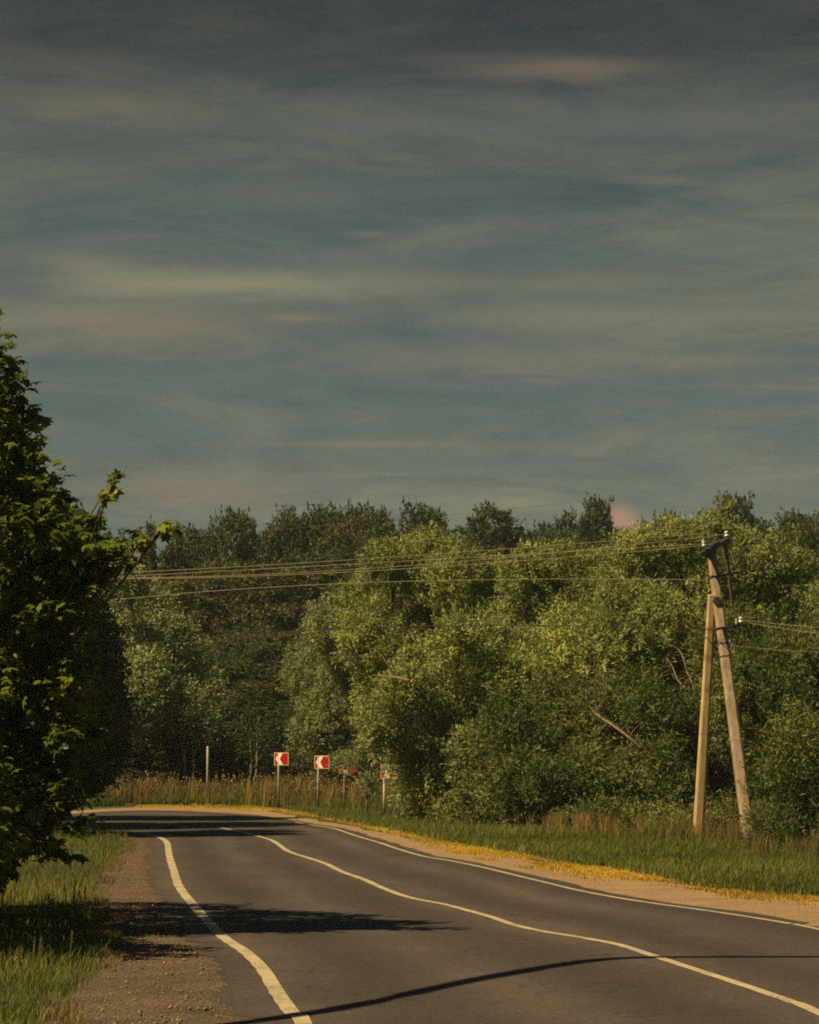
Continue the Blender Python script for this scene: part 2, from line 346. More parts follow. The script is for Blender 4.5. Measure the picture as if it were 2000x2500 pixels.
arc = np.concatenate([[0], np.cumsum(np.linalg.norm(np.diff((a + b) / 2, axis=0), axis=1))])
for i in range(n):
    for k in range(m_):
        f = k / (m_ - 1); q = a[i] * (1 - f) + b[i] * f; V.append((q[0], q[1], .008)); UV.append((f, arc[i]))
i, k = np.meshgrid(np.arange(n - 1), np.arange(m_ - 1), indexing='ij'); q = (i * m_ + k).ravel()
FQ = np.stack([q, q + 1, q + m_ + 1, q + m_], 1)
road = mesh_np('road', V, FQ, M['asphalt']); tag(road, 'grey asphalt road curving away to the left', kind='structure')
uvl = road.data.uv_layers.new(name='UVMap'); UV = np.array(UV, dtype=np.float32)
li = np.empty(len(road.data.loops), dtype=np.int32); road.data.loops.foreach_get('vertex_index', li); uvl.data.foreach_set('uv', UV[li].ravel())
for nm, p, w, lb in (('road_marking', LLp, .17, 'worn white edge line along the near left side of the road'), ('road_marking', CCp, .14, 'worn white centre line of the road'), ('road_marking', RRp, .12, 'thin white edge line along the far right side of the road')):
    tag(strip(nm, p, w * .78, .012, M['paint']), lb, kind='structure')
def poly_sheet(name, outer, z, mat, label):
    from mathutils.geometry import tessellate_polygon
    pts = [Vector((x, y, 0)) for x, y in outer]; tr = tessellate_polygon([pts])
    V = [(p.x, p.y, z) for p in pts]
    o = mesh_np(name, V, np.array([t for t in tr]), mat)
    me = o.data
    if me.polygons[0].normal.z < 0: me.flip_normals()
    return tag(o, label, kind='structure')
# shoulder bands: inner edge well under the asphalt, outer edge ragged
def band(name, inner, outer, z, mat, label):
    nn = 200; p = resample(np.asarray(inner), nn); q = resample(np.asarray(outer), nn)
    q = q + np.interp(np.arange(nn), np.arange(0, nn, 3), R.normal(0, .07, len(np.arange(0, nn, 3))))[:, None]
    V = np.zeros((2 * nn, 3)); V[:nn, :2] = p; V[nn:, :2] = q; V[:, 2] = z; i = np.arange(nn - 1)
    o = mesh_np(name, V, np.stack([i, i + 1, i + nn + 1, i + nn], 1), mat)
    if o.data.polygons[5].normal.z < 0: o.data.flip_normals()
    return tag(o, label, kind='structure')
outL = [(-2.6, -8), (-2.7, 8), (-2.85, 18)] + pix([(60, 2540), (120, 2490), (180, 2430), (240, 2375), (275, 2330), (250, 2260), (235, 2200), (248, 2150), (280, 2112), (305, 2080), (318, 2050), (322, 2038), (322, 2035)])
inL = offset(LLp, .1)
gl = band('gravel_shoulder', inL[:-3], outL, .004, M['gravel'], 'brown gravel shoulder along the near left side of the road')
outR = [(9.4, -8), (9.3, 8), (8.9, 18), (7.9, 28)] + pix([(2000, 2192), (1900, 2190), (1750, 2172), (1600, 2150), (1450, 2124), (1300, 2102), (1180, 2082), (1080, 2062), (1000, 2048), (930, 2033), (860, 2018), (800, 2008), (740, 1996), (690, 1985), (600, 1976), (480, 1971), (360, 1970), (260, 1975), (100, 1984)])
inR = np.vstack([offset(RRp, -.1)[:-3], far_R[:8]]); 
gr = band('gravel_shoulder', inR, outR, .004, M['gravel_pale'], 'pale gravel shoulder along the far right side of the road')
# ground sheet: fine near, out to the horizon; gently uneven away from the road
xs = np.concatenate([[-900, -350, -150], np.arange(-70, 71, 2.0), [150, 350, 900]]); ys = np.concatenate([[-100, -30], np.arange(-10, 300, 2.5), [400, 700, 1500]])
X, Y = np.meshgrid(xs, ys, indexing='ij')
roadmask = np.clip((np.abs(X - np.interp(Y, CCp[:, 1][np.argsort(CCp[:, 1])], CCp[:, 0][np.argsort(CCp[:, 1])])) - 9) / 10, 0, 1) * (Y < 140)
Z = roadmask * (.05 * np.sin(X * .35 + 1) * np.sin(Y * .21) - .02) + np.clip((Y - 150) / 100, 0, 6) * .35
nx, ny = X.shape; q = (np.arange(nx - 1)[:, None] * ny + np.arange(ny - 1)[None, :]).ravel()
gnd = mesh_np('ground', np.stack([X.ravel(), Y.ravel(), Z.ravel()], 1), np.stack([q, q + ny, q + ny + 1, q + 1], 1), M['soil'], smooth=True)
tag(gnd, 'rough grassy ground beside the road', kind='structure')
def gz(x, y): return 0.0 if y < 150 else (y - 150) / 100 * .35

# ------------------------------------------------------------------ foliage
def unit(v): return v / (np.linalg.norm(v, axis=-1, keepdims=True) + 1e-9)
def lobes_px(ls, d, ryf=.95, jit=.03):
    out = []
    for l in ls:
        dd = l[4] if len(l) > 4 else d * (1 + random.uniform(-jit, jit)); s = F / dd
        rx, rz = l[2] / s, l[3] / s
        out.append((P(l[0], l[1], dd), np.array([rx, (rx + rz) / 2 * ryf, rz])))
    return out
def foliage(lobes, leaf, wid, nleaf, dens, spray=.5, upw=.5, inner=.18, wob=.2, seed=0, floor=.12, flat=0.0, nb=1.0):
    """leafy sprays over the skins of a set of lobes -> V, quads, rnd, clump"""
    g = np.random.default_rng(seed); B = []; D = []
    for li, (c, r) in enumerate(lobes):
        area = 4 * math.pi * ((r[0] * r[1]) ** 1.6 + (r[0] * r[2]) ** 1.6 + (r[1] * r[2]) ** 1.6) ** (1 / 1.6) / 3 ** (1 / 1.6)
        k = max(12, int(area * dens)); u = unit(g.normal(size=(k, 3)))
        ph = g.uniform(0, 6.28, 6)
        bump = 1 + wob * (np.sin(4.2 * u[:, 0] + ph[0]) * np.sin(5.1 * u[:, 2] + ph[1]) + .7 * np.sin(8 * u[:, 1] + ph[2]) * np.sin(9 * u[:, 2] + ph[3]) + .45 * np.sin(15 * u[:, 0] + ph[4]) * np.sin(14 * u[:, 2] + ph[5]))
        rad = np.where(g.random(k) < inner, g.uniform(.25, .8, k), g.normal(.93, .09, k)) * bump
        p = c + u * r * rad[:, None]
        keep = p[:, 2] > floor
        for lj, (c2, r2) in enumerate(lobes):
            if lj != li: keep &= ~((((p - c2) / (r2 * .72)) ** 2).sum(1) < 1) | (g.random(k) < .1)
        B.append(p[keep]); D.append(unit(u / r * r.mean())[keep])
    B = np.concatenate(B); D = np.concatenate(D); n = len(B); O = D.copy()
    D = unit(D * .75 + np.array([0, 0, upw]) + g.normal(0, .35, (n, 3)))
    cl = g.random(n)
    low = .5 * np.sin(B[:, 0] * 1.3 + B[:, 2] * .9 + seed) + .5 * np.sin(B[:, 2] * 1.9 - B[:, 1] * .8 + seed * 2)
    cl = np.clip(cl * .35 + .32 + .3 * low, 0, 1)
    ln = spray * g.uniform(.6, 1.4, n)
    m = nleaf
    t = (np.arange(m)[None, :] + g.random((n, m))) / m
    p0 = B[:, None] + D[:, None] * (t * ln[:, None])[..., None] + g.normal(0, spray * .13 * nb, (n, m, 3))
    ld = unit(D[:, None] * .75 + g.normal(0, .55, (n, m, 3)) + np.array([0, 0, -.12]))
    nr = unit(g.normal(0, .42, (n, m, 3)) + np.array([0, 0, .25 + flat]) + O[:, None] * .95)
    sd_ = unit(np.cross(ld, nr)); nr = np.cross(sd_, ld)
    L_ = leaf * g.uniform(.65, 1.3, (n, m, 1)); w = wid * g.uniform(.7, 1.25, (n, m, 1))
    p1 = p0 + ld * L_ * .45 + sd_ * w * .5; p3 = p0 + ld * L_ * .45 - sd_ * w * .5
    p2 = p0 + ld * L_ - nr * L_ * .12
    V = np.stack([p0, p1, p2, p3], 2).reshape(-1, 3); k = n * m
    V[:, 2] = np.maximum(V[:, 2], .03)
    Q = np.arange(k * 4).reshape(k, 4)
    rnd = np.repeat(g.random(k), 4); clu = np.repeat(cl, m * 4)
    return V, Q, rnd, clu
def billow(lobes, seed, k=9, f=.48):
    g = np.random.default_rng(seed); out = []
    for c, r in lobes:
        out.append((c, r * .6)); v = unit(g.normal(size=(k * 3, 3)) + [0, 0, .15]); pick = []
        for u in v:
            if all(np.dot(u, w) < .72 for w in pick): pick.append(u)
            if len(pick) == k: break
        for u in pick:
            q = f * g.uniform(.55, 1.3); out.append((c + u * r * (1 - q * .68), np.full(3, r.mean() * q) * np.array([1, 1, g.uniform(.8, 1.2)])))
    return out
def limbs(base, lobes, r0, seed=0, sub=3, lean=.0, thin=.45):
    """a tapered trunk that forks to the lobes"""
    g = random.Random(seed); mb = MB(); base = np.asarray(base, float)
    cen = np.mean([c for c, _ in lobes], axis=0); top = max(c[2] for c, _ in lobes)
    fork = base + (cen - base) * np.array([.25, .25, 0]) + np.array([0, 0, max(.5, min(c[2] for c, _ in lobes) * .5)])
    k1 = base * .5 + fork * .5 + np.array([g.uniform(-.15, .15), 0, 0])
    mb.tube([base - [0, 0, .2], base + [0, 0, .1], k1, fork], [r0 * 1.35, r0 * 1.1, r0 * .95, r0 * .85], 9)
    for c, r in lobes:
        d = c - fork; ln = np.linalg.norm(d)
        mid = fork + d * .5 + np.array([g.uniform(-.1, .1), g.uniform(-.1, .1), .08]) * ln
        r1 = r0 * thin; mb.tube([fork, fork * .6 + mid * .4 + [0, 0, .05 * ln], mid, c], [r1, r1 * .8, r1 * .6, r1 * .32], 6)
        for _ in range(sub):
            u = np.array([g.gauss(0, 1), g.gauss(0, 1), g.gauss(.5, .8)]); u /= np.linalg.norm(u); e = c + u * r * .85
            if e[2] < .2: continue
            mb.tube([mid * .3 + c * .7, (c + e) / 2 + [0, 0, .05], e], [r1 * .4, r1 * .25, r1 * .08], 5)
    return mb
NLEAF = 0
def tree(name, label, cat, lobes, mat, leaf, wid, nleaf, dens, r0=.18, base=None, group=None, seed=0, bark='bark', dead=None, **kw):
    global NLEAF
    if base is None:
        m_x = np.mean([c[0] for c, _ in lobes]); m_y = np.mean([c[1] for c, _ in lobes]); base = (m_x, m_y + .3, gz(m_x, m_y))
    e = empty(name, base, label, cat, group)
    limbs(base, lobes, r0, seed).build('trunk', M[bark], e, smooth=True, origin=base)
    V, Q, rn, cu = foliage(billow(lobes, seed), leaf, wid, nleaf, dens, seed=seed + 11, **kw); NLEAF += len(Q)
    mesh_np('crown', V, Q, M[mat], e, {'rnd': rn, 'clump': cu}, origin=base)
    if dead:
        for pts, rr in dead:
            mb = MB(); pp = smooth_path([P(q[0], q[1], q[2] + .55) for q in pts], 4); rr *= .6; mb.tube(pp, np.linspace(rr, rr * .25, len(pp)), 6)
            for k in range(2, len(pp) - 1, 2):
                v = np.array([random.uniform(-1, 1), random.uniform(-.3, .3), random.uniform(-.2, 1)]) * .45
                mb.tube([pp[k], pp[k] + v * .5 + [0, 0, .03], pp[k] + v], [rr * .3, rr * .2, rr * .08], 5)
            mb.build('dead_limb', M['pale_bark'], e, smooth=True, origin=base)
    return e
WG = 'willow trees and bushes along the right side of the road'
WL = dict(leaf=.16, wid=.046, nleaf=24, dens=19, spray=.40, upw=.55, wob=.32, nb=1.3)
tree('willow_tree', 'tallest central willow whose yellow-green top rises under the wires', 'willow tree',
     lobes_px([(1045, 1372, 78, 66), (962, 1390, 66, 62), (900, 1455, 62, 66), (1110, 1430, 90, 76), (1010, 1490, 120, 86), (1190, 1500, 85, 78), (925, 1560, 90, 80), (1070, 1600, 120, 100), (990, 1710, 110, 110), (1190, 1620, 90, 110)], 118),
     'willow', seed=1, r0=.3, group=WG, dead=[([(1030, 1592, 111), (1020, 1575, 111), (1010, 1560, 111), (1003, 1545, 111.5)], .07), ([(1000, 1562, 110), (985, 1561, 110), (975, 1566, 110)], .04)], **WL)
tree('willow_tree', 'rounded willow with feathery left side standing just right above the chevron signs', 'willow tree',
     lobes_px([(805, 1545, 70, 66), (880, 1590, 80, 90), (765, 1645, 60, 72), (850, 1700, 100, 100), (785, 1775, 58, 78), (890, 1810, 90, 90), (820, 1850, 60, 50)], 134),
     'silver', seed=2, r0=.26, group=WG, **WL)
tree('willow_tree', 'silvery front willow with pale leaves directly above the rightmost chevron sign', 'willow tree',
     lobes_px([(1125, 1568, 60, 60), (1180, 1625, 80, 80), (1050, 1652, 72, 72), (990, 1702, 62, 62), (932, 1762, 52, 58), (1100, 1740, 100, 90), (1005, 1800, 80, 80), (1215, 1725, 80, 100), (930, 1795, 36, 30), (1060, 1890, 100, 76), (1180, 1870, 90, 90), (1080, 1960, 90, 50), (1190, 1960, 80, 46)], 100),
     'willow', seed=3, r0=.24, group=WG, dead=[([(1000, 1662, 95), (975, 1655, 95.3), (948, 1652, 95.6), (910, 1648, 96)], .08), ([(958, 1640, 96), (940, 1612, 96), (925, 1588, 96.2)], .045)], **WL)
tree('willow_tree', 'broad yellow-green willow between the central willow and the leaning pole, crossed by the wires', 'willow tree',
     lobes_px([(1290, 1415, 66, 56), (1215, 1435, 60, 50), (1370, 1415, 80, 66), (1470, 1420, 76, 66), (1420, 1500, 110, 80), (1310, 1520, 110, 90), (1235, 1570, 70, 80)], 116),
     'willow', seed=4, r0=.26, group=WG, **WL)
tree('willow_tree', 'tallest right-hand willow whose bright top stands behind the head of the leaning pole', 'willow tree',
     lobes_px([(1565, 1362, 66, 60), (1650, 1342, 62, 58), (1740, 1355, 80, 68), (1765, 1288, 28, 30), (1850, 1385, 84, 72), (1935, 1450, 70, 80), (1680, 1440, 110, 90), (1560, 1440, 80, 70), (1800, 1490, 120, 90), (2060, 1500, 90, 90), (1930, 1570, 110, 100)], 108),
     'willow', seed=5, r0=.3, group=WG, **WL)
tree('willow_bush', 'wide willow bush forming the lit second tier left of the leaning pole', 'willow bush',
     lobes_px([(1541, 1505, 86, 56), (1420, 1545, 86, 66), (1330, 1592, 86, 70), (1262, 1680, 70, 80), (1640, 1545, 86, 76), (1480, 1620, 130, 100), (1350, 1700, 110, 100), (1600, 1650, 110, 100)], 101),
     'willow', seed=6, r0=.22, group=WG, dead=[([(1730, 1740, 94), (1705, 1706, 94), (1680, 1684, 94), (1656, 1662, 94.3), (1643, 1630, 94.6), (1628, 1606, 95)], .075), ([(1704, 1705, 94), (1692, 1672, 94), (1678, 1640, 94.3), (1668, 1606, 94.6), (1655, 1584, 95), (1630, 1574, 95.5)], .05)], **WL)
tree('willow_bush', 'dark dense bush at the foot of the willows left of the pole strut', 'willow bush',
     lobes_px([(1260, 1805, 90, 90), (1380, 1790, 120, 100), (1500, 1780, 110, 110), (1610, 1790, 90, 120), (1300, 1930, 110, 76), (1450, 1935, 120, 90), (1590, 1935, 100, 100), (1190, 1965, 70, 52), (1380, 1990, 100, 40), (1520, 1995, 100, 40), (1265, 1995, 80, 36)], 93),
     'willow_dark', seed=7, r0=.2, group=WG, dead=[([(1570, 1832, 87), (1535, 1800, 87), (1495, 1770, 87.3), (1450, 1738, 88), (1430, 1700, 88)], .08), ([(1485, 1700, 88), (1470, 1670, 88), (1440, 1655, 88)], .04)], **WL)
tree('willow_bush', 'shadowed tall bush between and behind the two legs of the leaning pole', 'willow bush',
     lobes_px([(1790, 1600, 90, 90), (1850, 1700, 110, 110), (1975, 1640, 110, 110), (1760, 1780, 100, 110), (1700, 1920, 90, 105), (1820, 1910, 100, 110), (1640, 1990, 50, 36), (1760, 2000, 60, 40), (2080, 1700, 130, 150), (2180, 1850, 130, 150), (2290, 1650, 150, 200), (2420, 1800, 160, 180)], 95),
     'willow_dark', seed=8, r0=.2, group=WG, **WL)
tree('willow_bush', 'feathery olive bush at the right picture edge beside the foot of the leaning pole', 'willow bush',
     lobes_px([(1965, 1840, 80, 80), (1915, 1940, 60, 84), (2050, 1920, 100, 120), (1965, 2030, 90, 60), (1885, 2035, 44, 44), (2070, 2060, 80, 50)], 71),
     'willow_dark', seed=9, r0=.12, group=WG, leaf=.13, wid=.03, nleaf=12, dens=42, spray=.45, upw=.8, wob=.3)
tree('shrub', 'small pale green shrub growing beside the post of the rightmost chevron sign', 'shrub',
     lobes_px([(1030, 1930, 44, 46), (1080, 1960, 60, 42), (1130, 1940, 50, 50)], 104), 'silver', seed=10, r0=.05, leaf=.12, wid=.035, nleaf=10, dens=36, spray=.35)
tree('shrub', 'leafy sprig shrub overhanging the two shaded chevron signs', 'shrub',
     lobes_px([(866, 1862, 18, 11, 117), (848, 1856, 16, 8, 117.5), (958, 1868, 6, 3, 107), (896, 1838, 20, 14, 109), (830, 1866, 5, 12, 118.5), (900, 1915, 24, 18, 112), (985, 1960, 20, 16, 108)], 110), 'silver', seed=12, r0=.04, leaf=.12, wid=.035, nleaf=9, dens=30, spray=.35)
# left side, far: silver willows beyond the bend
SG = 'silver willows beyond the bend'
tree('silver_willow', 'pale silver willow just right of the maple, left of the bend', 'willow tree',
     lobes_px([(313, 1428, 42, 36), (270, 1492, 56, 56), (362, 1500, 64, 54), (405, 1560, 52, 60), (320, 1590, 80, 76), (250, 1610, 60, 80), (360, 1690, 80, 76), (280, 1740, 70, 80), (350, 1790, 80, 56), (425, 1800, 60, 50)], 150),
     'silver', seed=20, r0=.25, group=SG, leaf=.19, wid=.07, nleaf=12, dens=24, spray=.5, wob=.28)
tree('silver_willow', 'smaller silver-green willow bush right of the pale silver willow', 'willow tree',
     lobes_px([(468, 1622, 42, 50), (500, 1690, 38, 56), (430, 1735, 50, 50), (480, 1780, 50, 60)], 156),
     'silver', seed=21, r0=.2, group=SG, leaf=.2, wid=.07, nleaf=9, dens=16, spray=.5, wob=.28)
# left side, behind the maple: two dark trees that shade the bend
DT = dict(leaf=.15, wid=.08, nleaf=9, dens=34, spray=.34, upw=.2)
tree('dark_tree', 'dark leafy tree right behind the maple, its side hanging over the verge', 'tree',
     lobes_px([(110, 1420, 90, 110), (140, 1560, 90, 120), (180, 1690, 80, 110), (60, 1640, 130, 160), (225, 1740, 50, 70), (130, 1840, 100, 110), (0, 1400, 140, 130), (-90, 1600, 160, 200), (40, 1320, 100, 90)], 84, ryf=1.9),
     'dark_tree', seed=30, r0=.28, **DT)
tree('dark_tree', 'dark round tree standing between the maple and the bend, shading the road', 'tree',
     lobes_px([(130, 1500, 90, 100), (60, 1380, 120, 120), (185, 1620, 70, 80), (120, 1560, 110, 110), (190, 1720, 75, 90), (235, 1790, 60, 80), (110, 1750, 130, 150), (195, 1860, 60, 60), (20, 1600, 130, 150), (90, 1300, 80, 80)], 103, ryf=1.9),
     'dark_tree', seed=31, r0=.28, **DT)
tree('dark_tree', 'dark far tree past the bend on the left, mostly hidden by the maple', 'tree',
     lobes_px([(160, 1600, 100, 130), (90, 1440, 120, 150), (200, 1750, 60, 80), (60, 1700, 150, 200), (130, 1840, 100, 80), (100, 1310, 80, 80)], 95, ryf=1.9),
     'dark_tree', seed=32, r0=.28, **DT)

# the maple: lobed leaves in flat layers
def maple_foliage(lobes, leaf, dens, seed, floor=.25):
    g = np.random.default_rng(seed); B = []; D = []; SZ = []
    for li, (c, r) in enumerate(lobes):
        area = 4 * math.pi * ((r[0] * r[1]) ** 1.6 + (r[0] * r[2]) ** 1.6 + (r[1] * r[2]) ** 1.6) ** (1 / 1.6) / 3 ** (1 / 1.6)
        k = max(4, int(area * dens * ((.75 if c[2] < 3.2 else .4) if c[0] < -5.0 else 1))); u = unit(g.normal(size=(k, 3)))
        rad = np.where(g.random(k) < .2, g.uniform(.2, .8, k), g.normal(.84, .12, k)); p = c + u * r * rad[:, None]
        keep = p[:, 2] > floor
        for lj, (c2, r2) in enumerate(lobes):
            if lj != li: keep &= ~((((p - c2) / (r2 * .7)) ** 2).sum(1) < 1)
        B.append(p[keep]); D.append(u[keep]); SZ.append(np.full(keep.sum(), np.clip(r[0] / .32, .3, 1.0)))
    B = np.concatenate(B); D = np.concatenate(D); SZ = np.concatenate(SZ)
    n = len(B); m = 6
    D = unit(D * np.array([1, 1, .3]) + np.array([0, 0, .12]) + g.normal(0, .3, (n, 3)))
    t = g.random((n, m)) * .32 * SZ[:, None]
    p0 = B[:, None] + D[:, None] * t[..., None] + g.normal(0, .05, (n, m, 3)) * SZ[:, None, None]
    h = g.normal(0, .55, (n, m, 3)) * np.array([1, 1, .3]) + D[:, None] * .8 + np.array([0, 0, -.28]); ld = unit(h)
    nr = unit(g.normal(0, .38, (n, m, 3)) + np.array([-.25, -.25, 1.0]) + D[:, None] * .35); sd_ = unit(np.cross(ld, nr)); nr = np.cross(sd_, ld)
    S = leaf * g.uniform(.7, 1.25, (n, m, 1))
    half = [(.26, -.06), (.52, .10), (.36, .26), (.64, .60), (.26, .56)]
    pts = [(0, 0)] + half + [(0, 1.0)] + [(-x, y) for x, y in reversed(half)]
    cup = [0] + [-.02, -.14, 0, -.16, 0] + [-.22] + [0, -.16, 0, -.14, -.02]
    VV = [p0 + sd_ * S * x + ld * S * y + nr * S * z for (x, y), z in zip(pts, cup)]
    V = np.stack(VV, 2).reshape(-1, 3); k = n * m; q = len(pts)
    tip = B + D * .34 * SZ[:, None]; w_ = np.array([0, 0, .004]); side = unit(np.cross(D, [0, 0, 1.0])) * .004; inn = B - D * .22 * SZ[:, None]
    TW = np.stack([inn - w_, inn + w_, tip + w_ * .4, tip - w_ * .4, inn - side, inn + side, tip + side * .4, tip - side * .4], 1).reshape(-1, 3)
    cl = g.random(n) * .7 + .15 + .15 * np.sin(B[:, 2] * 3 + B[:, 0] * 2)
    return V, np.arange(k * q).reshape(k, q), np.repeat(g.random(k), q), np.repeat(np.clip(cl, 0, 1), m * q), TW
ml = [(22, 820, 24, 60, 38.5), (10, 880, 36, 70, 38.5), (-15, 925, 56, 110, 38.5), (30, 985, 70, 70, 39), (90, 990, 36, 40, 39), (-20, 1080, 130, 90, 39), (80, 1110, 70, 60, 38.5), (130, 1195, 50, 34, 38.5), (20, 1230, 150, 90, 39),
      (110, 1300, 100, 70, 38), (190, 1310, 50, 34, 38), (280, 1335, 30, 26, 38), (276, 1176, 9, 7, 38), (262, 1215, 9, 7, 38), (250, 1262, 14, 10, 38), (345, 1320, 22, 12, 38), (405, 1285, 12, 9, 38), (300, 1365, 40, 16, 38.2), (255, 1350, 44, 34, 38.3), (60, 1420, 150, 110, 38.5), (190, 1400, 90, 50, 38.4), (180, 1500, 80, 70, 38),
      (60, 1580, 170, 120, 38.5), (200, 1610, 62, 60, 38), (70, 1740, 150, 100, 38.5), (205, 1690, 52, 50, 38), (200, 1800, 62, 46, 38), (80, 1880, 140, 90, 38.5), (205, 1885, 44, 46, 38.3), (150, 1980, 76, 60, 38), (50, 2010, 120, 70, 38.5), (140, 2065, 58, 34, 38.2), (30, 2110, 70, 34, 38.5), (-40, 2140, 80, 40, 38.5)]
mlob = []
for (x, y, rx, rz, d) in ml:
    d -= .4; s = F / d; x = x - (30 if x < 240 else 0); rx *= .92; mlob.append((P(x, y, d), np.array([rx / s, max(.3, (rx + rz) / 2 / s * 1.1), rz / s])))
# the bulk of the crown, beyond the picture's edge and behind the visible side
for (x, y, z, rx, ry, rz) in [(-6.2, 37.5, 5.4, 1.4, 1.5, 1.4), (-6.8, 38.5, 3.4, 2.2, 3.0, 1.8), (-6.0, 41, 3.6, 1.6, 2.0, 1.8), (-5.6, 35.8, 1.5, 1.3, 1.6, 1.1), (-6.0, 42.5, 1.8, 1.6, 1.6, 1.2), (-6.2, 35, 1.9, 1.5, 1.6, 1.2), (-6.4, 38.5, 1.7, 1.9, 2.6, 1.2), (-5.5, 38, 6.2, .7, .8, .7), (-4.95, 34.2, 1.7, .95, 1.5, 1.2), (-5.6, 33.2, 2.4, 1.2, 1.3, 1.4), (-5.9, 43.6, 2.6, 1.3, 1.4, 1.5), (-5.0, 40.3, 4.4, .9, 1.4, 1.2), (-5.2, 41.5, 2.6, 1.2, 1.6, 1.4)]:
    mlob.append((np.array([x, y, z]), np.array([rx, ry, rz])))
mb_base = (-6.2, 38.8, 0.0)
vis = [l for l in mlob if l[0][0] > -5.0 and l[1][0] > .25]; rest = [l for l in mlob if not (l[0][0] > -5.0 and l[1][0] > .25)]
mfol = rest + billow(vis, 44, k=6, f=.5)
me_ = empty('maple_tree', mb_base, 'large dark green maple filling the left edge beside the gravel shoulder', 'maple tree')
mt = limbs(mb_base, mlob, .2, 5, sub=2, thin=.17)
mt.tube([P(100, 1370, 38.5), P(180, 1310, 38.2), P(225, 1250, 38), P(252, 1205, 38), P(268, 1172, 38)], [.02, .014, .01, .007, .004], 5)
mt.tube([P(100, 1420, 38.5), P(200, 1370, 38.2), P(300, 1335, 38), P(360, 1305, 38), P(420, 1278, 38)], [.022, .018, .014, .01, .005], 5)
mt.build('trunk', M['bark'], me_, smooth=True, origin=mb_base)
V, Q, rn, cu, TW = maple_foliage(mfol, .125, 18, 40)
mesh_np('twigs', TW, np.arange(len(TW)).reshape(-1, 4), M['bark'], me_, origin=mb_base)
mesh_np('crown', V, Q, M['maple'], me_, {'rnd': rn, 'clump': cu}, origin=mb_base)
print('maple leaves', len(Q))

# ------------------------------------------------------------------ far woodland: four crowns, copied
def proto(kind, seed):
    g = random.Random(seed); lob = []
    if kind == 'dome':
        for z, r, n in ((3, 2.8, 5), (6, 3.4, 6), (9.2, 3.2, 6), (12, 2.6, 5), (14.2, 1.2, 3)):
            for k in range(n):
                a = 6.283 * (k + g.random() * .7) / n; rr = r * g.uniform(.5, .75); q = g.uniform(1.1, 1.7)
                lob.append((np.array([rr * math.cos(a), rr * math.sin(a), z + g.uniform(-.5, .6)]), np.array([q, q, q * g.uniform(.8, 1.1)])))
    elif kind == 'spiky':
        for k in range(10):
            a = 2.4 * k; rr = 2.9 * math.sqrt((k + .3) / 10); h = g.uniform(14.2, 15.7) - rr * .5
            lob.append((np.array([rr * math.cos(a), rr * math.sin(a), h - 1.4]), np.array([1.4, 1.4, 1.9])))
            lob.append((np.array([rr * 1.1 * math.cos(a), rr * 1.1 * math.sin(a), h * .62]), np.array([1.6, 1.6, 2.6])))
        for k in range(5):
            a = 1.257 * k; lob.append((np.array([2.2 * math.cos(a), 2.2 * math.sin(a), 4]), np.array([1.7, 1.7, 2.4])))
    else:
        for k in range(9):
            z = 2.2 + k * 1.45; r = 2.5 * (1 - k / 10.5)
            for j in range(4): 
                a = 1.57 * j + k; lob.append((np.array([r * .45 * math.cos(a), r * .45 * math.sin(a), z]), np.array([r * .55, r * .55, 1.2])))
    return lob
PR = []
for kind, seed in (('dome', 1), ('dome', 5), ('spiky', 3), ('cone', 4)):
    lob = proto(kind, seed)
    V, Q, rn, cu = foliage(lob, .27, .15, 8, 15, spray=.4, seed=seed + 60, upw=.25, wob=.26, inner=.12)
    PR.append((lob, V, Q, rn, cu)); print('proto', kind, len(Q))
proto_objs = {}
def far_tree(kind, px, top, d, wpx, label, group, zbot=None, name=None):
    """px centre, top in the photograph, width; all in metres once placed"""
    s = F / d; x = P(px, 1840, d)[0]; g0 = gz(x, d); hgt = P(px, top, d)[2] - g0
    sc_xy = (wpx * 1.75 / s) / 8.6; sc_z = hgt / 15.6
    e = empty(name or {0: 'broadleaf_tree', 1: 'broadleaf_tree', 2: 'birch_tree', 3: 'spruce_tree'}[kind], (x, d, g0), label, 'tree', group)
    if kind not in proto_objs:
        lob, V, Q, rn, cu = PR[kind]
        c = mesh_np('crown', V, Q, M['forest'], e, {'rnd': rn, 'clump': cu})
        t = limbs((0, 0, 0), lob[:12], .22, kind, sub=1).build('trunk', M['bark'], e, smooth=True)
        proto_objs[kind] = (c, t)
    else:
        for q in proto_objs[kind]:
            w = q.copy(); COL.objects.link(w); w.parent = e
    e.scale = (sc_xy, sc_xy, sc_z); e.rotation_euler = (0, 0, random.uniform(0, 6.28))
    return e
TG = 'trees of the far treeline'; UG = 'trees of the dim wood beyond the bend'
